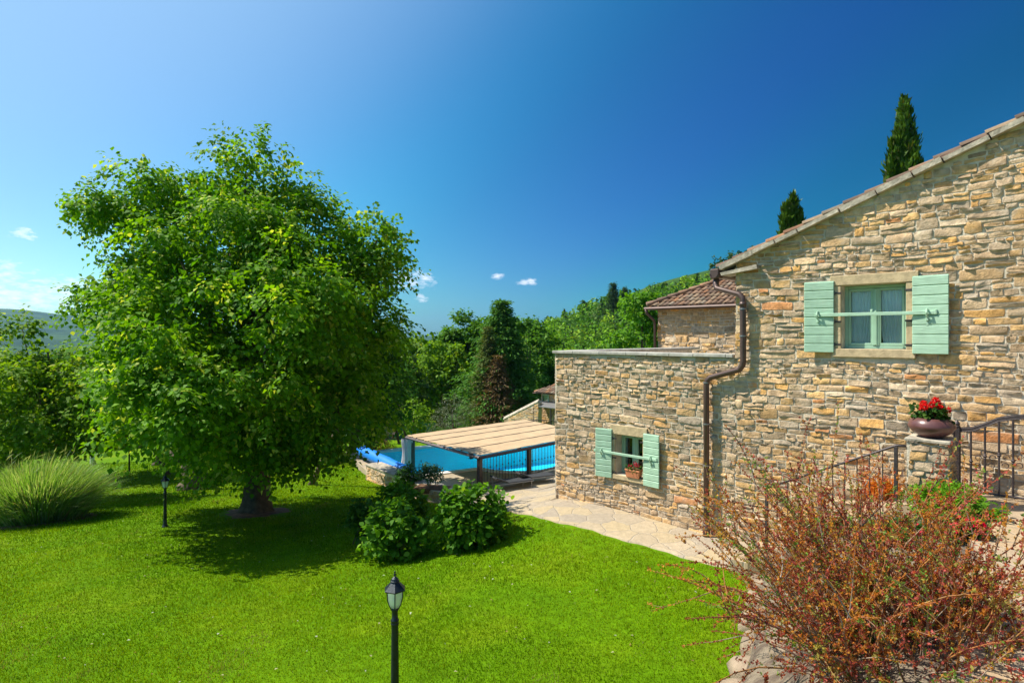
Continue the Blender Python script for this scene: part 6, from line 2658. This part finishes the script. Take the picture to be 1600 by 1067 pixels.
mound('sedum_plant', 'fiery orange sedum clump beside the handrail', 'plant', 1378, 775, 3.55, .27, ((.42, .10, .01), (.62, .20, .015), (.40, .28, .03)), .035, 300, 6, seed=1)
mound('boxwood_ball', 'bright green rounded boxwood in front of the pillar', 'bush', 1488, 812, 3.62, .44, ((.08, .22, .01), (.20, .40, .02), (.30, .50, .04)), .045, 300, 8, seed=2, flat=.9)
mound('euphorbia_plant', 'pale green leafy plant left of the boxwood', 'plant', 1430, 800, 3.5, .30, ((.06, .12, .02), (.14, .22, .05), (.22, .28, .08)), .05, 150, 6, seed=3)
mound('petunia_plant', 'crimson flowering petunias below the boxwood', 'flowers', 1508, 842, 3.66, .25, ((.03, .09, .015), (.06, .15, .02), (.10, .2, .03)), .045, 200, 6, seed=4, flowers=((.80, .006, .05), 30, .045))
mound('geranium_plant', 'pinkish red flowers left of the petunias in the bed', 'flowers', 1452, 850, 3.5, .24, ((.03, .09, .015), (.06, .15, .02), (.10, .2, .03)), .045, 200, 6, seed=5, flowers=((.62, .03, .06), 12, .035))
mound('hosta_plant', 'single broad bright leaf cluster at the edge of the paving', 'plant', 1538, 812, 3.68, .12, ((.08, .20, .01), (.13, .30, .02), (.2, .36, .04)), .10, 60, 4, seed=6, broad=True)
mound('fern_plant', 'green foliage clump under the middle of the reddish shrub', 'plant', 1400, 860, 3.3, .38, ((.03, .08, .015), (.08, .15, .03), (.13, .2, .04)), .07, 90, 6, seed=7)
mound('fern_plant', 'green foliage clump low in the bed under the right side of the shrub', 'plant', 1470, 960, 3.4, .30, ((.03, .08, .015), (.08, .17, .03), (.13, .2, .04)), .06, 110, 6, seed=8)
mound('fern_plant', 'low dark green clump at the foot of the reddish shrub, nearest the viewer', 'plant', 1370, 1045, 3.2, .32, ((.03, .09, .015), (.07, .16, .03), (.12, .2, .04)), .06, 110, 6, seed=10)
mound('fern_plant', 'green foliage clump behind the left branches of the shrub, by the handrail', 'plant', 1290, 850, 2.9, .40, ((.04, .08, .015), (.10, .15, .03), (.16, .2, .05)), .06, 90, 6, seed=9)


def barberry():
    rg = np.random.default_rng(17)
    c = np.array((3.22, 4.85, 3.14))
    root = thing('barberry_shrub', 'large spiky barberry with orange twigs and small red leaves in the foreground', 'shrub', c)
    tubes = MB()
    bc = []
    LP, LD, LC = [], [], []
    palette = np.array([(.30, .06, .035), (.46, .17, .03), (.54, .27, .05), (.24, .05, .045), (.34, .30, .07), (.18, .31, .05), (.50, .11, .09)])
    pw = np.array([.20, .18, .12, .14, .12, .13, .11])

    def stem(p0, d0, L, r, lvl, col, dom=0):
        n = 7 if lvl == 0 else 4
        p = p0.copy()
        d = d0.copy()
        pts = [p.copy()]
        bend = rg.normal(0, .09, 3)
        for i in range(n):
            d = unit(d + bend + rg.normal(0, .07, 3) + np.array((0, 0, -.02)))
            p = p + d * (L / n)
            pts.append(p.copy())
        k = len(tubes.V)
        tubes.tube(pts, [r * (1 - .75 * i / n) for i in range(n + 1)], 4 if lvl else 5, cap=False)
        cc = np.tile(col, (len(tubes.V) - k, 1))
        # young wood towards the tip is redder
        nn = 4 if lvl else 5
        for i in range(n + 1):
            f = (i / n) ** 1.5
            cc[i * nn:(i + 1) * nn] = col * (1 - f) + np.array((.34, .10, .03)) * f
        bc.append(cc)
        # leaves in small tufts
        a = .35 if lvl == 0 else .1
        s = a
        while s < 1:
            i = min(n - 1, int(s * n))
            q = pts[i] + (pts[i + 1] - pts[i]) * (s * n - i)
            kk = rg.integers(3, 6)
            dd = unit(pts[i + 1] - pts[i])
            cl = palette[dom] if rg.uniform() < .6 else palette[rg.choice(7, p=pw)]
            dens = 1.0 if s > .6 else .55
            if rg.uniform() < dens:
                for _ in range(kk):
                    LP.append(q + rg.normal(0, .004, 3))
                    LD.append(dd * .7 + rg.normal(0, .8, 3))
                    LC.append(cl * rg.uniform(.7, 1.3))
            s += .029 / L * rg.uniform(.6, 1.4)
        if lvl < 2:
            nb = rg.integers(3, 6) if lvl == 0 else rg.integers(0, 3)
            for _ in range(nb):
                s = rg.uniform(.25, .9)
                i = min(n - 1, int(s * n))
                q = pts[i] + (pts[i + 1] - pts[i]) * (s * n - i)
                dd = unit(unit(pts[i + 1] - pts[i]) + rg.normal(0, .38, 3) + np.array((0, 0, .12)))
                stem(q, dd, L * rg.uniform(.18, .42), r * .5, lvl + 1, col * rg.uniform(.8, 1.2), dom)
    woods_ = np.array([(.24, .17, .10), (.34, .20, .07), (.17, .13, .09), (.34, .30, .23), (.40, .20, .05)])
    for i in range(290):
        a = rg.uniform(0, 6.28)
        rr = math.sqrt(rg.uniform(0, 1))
        ox, oy = rr * math.cos(a), rr * math.sin(a)
        p0 = c + np.array((ox * .56, oy * .50, rg.uniform(-.15, .1) + .12 * ox))
        lean = np.array((ox * (.52 if ox < 0 else .50) - .10, oy * .45 + .12, 1.0)) + rg.normal(0, .10, 3)
        L = rg.uniform(1.15, 2.1) * (1 - .06 * rr)
        L *= 1 - .42 * min(1, max(0, ox + .05) / .7)
        stem(p0, unit(lean), L, rg.uniform(.006, .012), 0, woods_[rg.choice(5, p=[.26, .16, .18, .28, .12])], rg.choice(7, p=pw))
    for i in range(70):          # low sprawling twigs
        a = rg.uniform(0, 6.28)
        p0 = c + np.array((rg.normal(0, .55), rg.normal(0, .35), rg.uniform(-.1, .3)))
        stem(p0, unit(np.array((math.cos(a), math.sin(a) * .6, rg.uniform(.8, 2.0)))), rg.uniform(.35, .65), .006, 1, woods_[rg.choice(5)])
    mk('branches', np.array(tubes.V), tubes.F, M['twig'], root, col=np.concatenate(bc), smooth=True)
    P, D, C = np.array(LP), np.array(LD), np.array(LC)
    n = len(P)
    L = rg.uniform(.014, .028, n)
    V = leaf_quads(P, D, rdir(n, rg), L, L * .62)
    mk('leaves', V, np.arange(4 * n).reshape(n, 4), M['leaf'], root, col=np.repeat(C, 4, axis=0))
    print('barberry leaves', n, 'tube faces', len(tubes.F))


barberry()


# flower box on the lower sill
def flower_box():
    x, y, z = -7.12, -.02, 2.985
    c = fr(np.array([(x, y, z)]))[0]
    root = thing('flower_box', 'small terracotta box of pink flowers on the lower window sill', 'flower box', c, rz=-math.atan2(DY, DX))
    m = MB()
    w, d, h = .34, .15, .16
    P = [(-w * .46, -d * .42, 0), (w * .46, -d * .42, 0), (w * .46, d * .42, 0), (-w * .46, d * .42, 0), (-w / 2, -d / 2, h), (w / 2, -d / 2, h), (w / 2, d / 2, h), (-w / 2, d / 2, h)]
    m.add(P, [(0, 1, 5, 4), (1, 2, 6, 5), (2, 3, 7, 6), (3, 0, 4, 7), (3, 2, 1, 0)])
    for (cx, cy, sx, sy) in ((0, -d / 2, w + .02, .02), (0, d / 2, w + .02, .02), (-w / 2, 0, .02, d - .02), (w / 2, 0, .02, d - .02)):
        m.box((cx, cy, h - .005), (sx, sy, .03), bev=.003)
    f = lambda V: fr(np.asarray(V) + np.array((x, y, z)))
    m.build('box', M['terracotta'], root, frame=f)
    m = MB()
    m.box((0, 0, h - .03), (w - .03, d - .03, .02))
    m.build('soil', M['soil'], root, frame=f)
    rg = np.random.default_rng(3)
    L = [(*f(np.array([(rg.uniform(-.13, .13), rg.uniform(-.04, .04), h + rg.uniform(0, .05))]))[0], .05, .05, .05) for _ in range(8)]
    V, F, C = crown(L, 500, 4, .035, DARKG, rg, spray=.04, droop=.1, shell=.6)
    mk('leaves', V, F, M['leaf'], root, col=C)
    PV, PC = [], []
    for (hx, hz) in ((.06, .12), (.10, .15), (.09, .09), (-.02, .08), (.13, .11), (.04, .16), (-.09, .07)):
        hc = f(np.array([(hx, -.03, h + hz)]))[0]
        dd = rdir(40, rg)
        PV.append(leaf_quads(hc + dd * .02, dd, rdir(40, rg), np.full(40, .022), np.full(40, .02)))
        PC.append(np.repeat(np.array((.62, .03, .10)) * rg.uniform(.7, 1.3, (40, 1)), 4, axis=0))
    V = np.concatenate(PV)
    mk('flowers', V, np.arange(len(V)).reshape(-1, 4), M['petal'], root, col=np.concatenate(PC))


flower_box()

# ------------------------------------------------------------------ haze
def haze():
    m = bpy.data.materials.new("haze_air")
    m.use_nodes = True
    nt = m.node_tree
    nt.nodes.clear()
    out = nt.nodes.new("ShaderNodeOutputMaterial")
    pv = nt.nodes.new("ShaderNodeVolumePrincipled")
    pv.inputs['Color'].default_value = (.30, .55, 1, 1)
    pv.inputs['Density'].default_value = .00007
    pv.inputs['Anisotropy'].default_value = .2
    nt.links.new(pv.outputs[0], out.inputs['Volume'])
    b = MB()
    b.box((0, 0, 85), (14800, 14800, 310))
    o = b.build('haze', m)
    tag(o, kind='stuff')


haze()
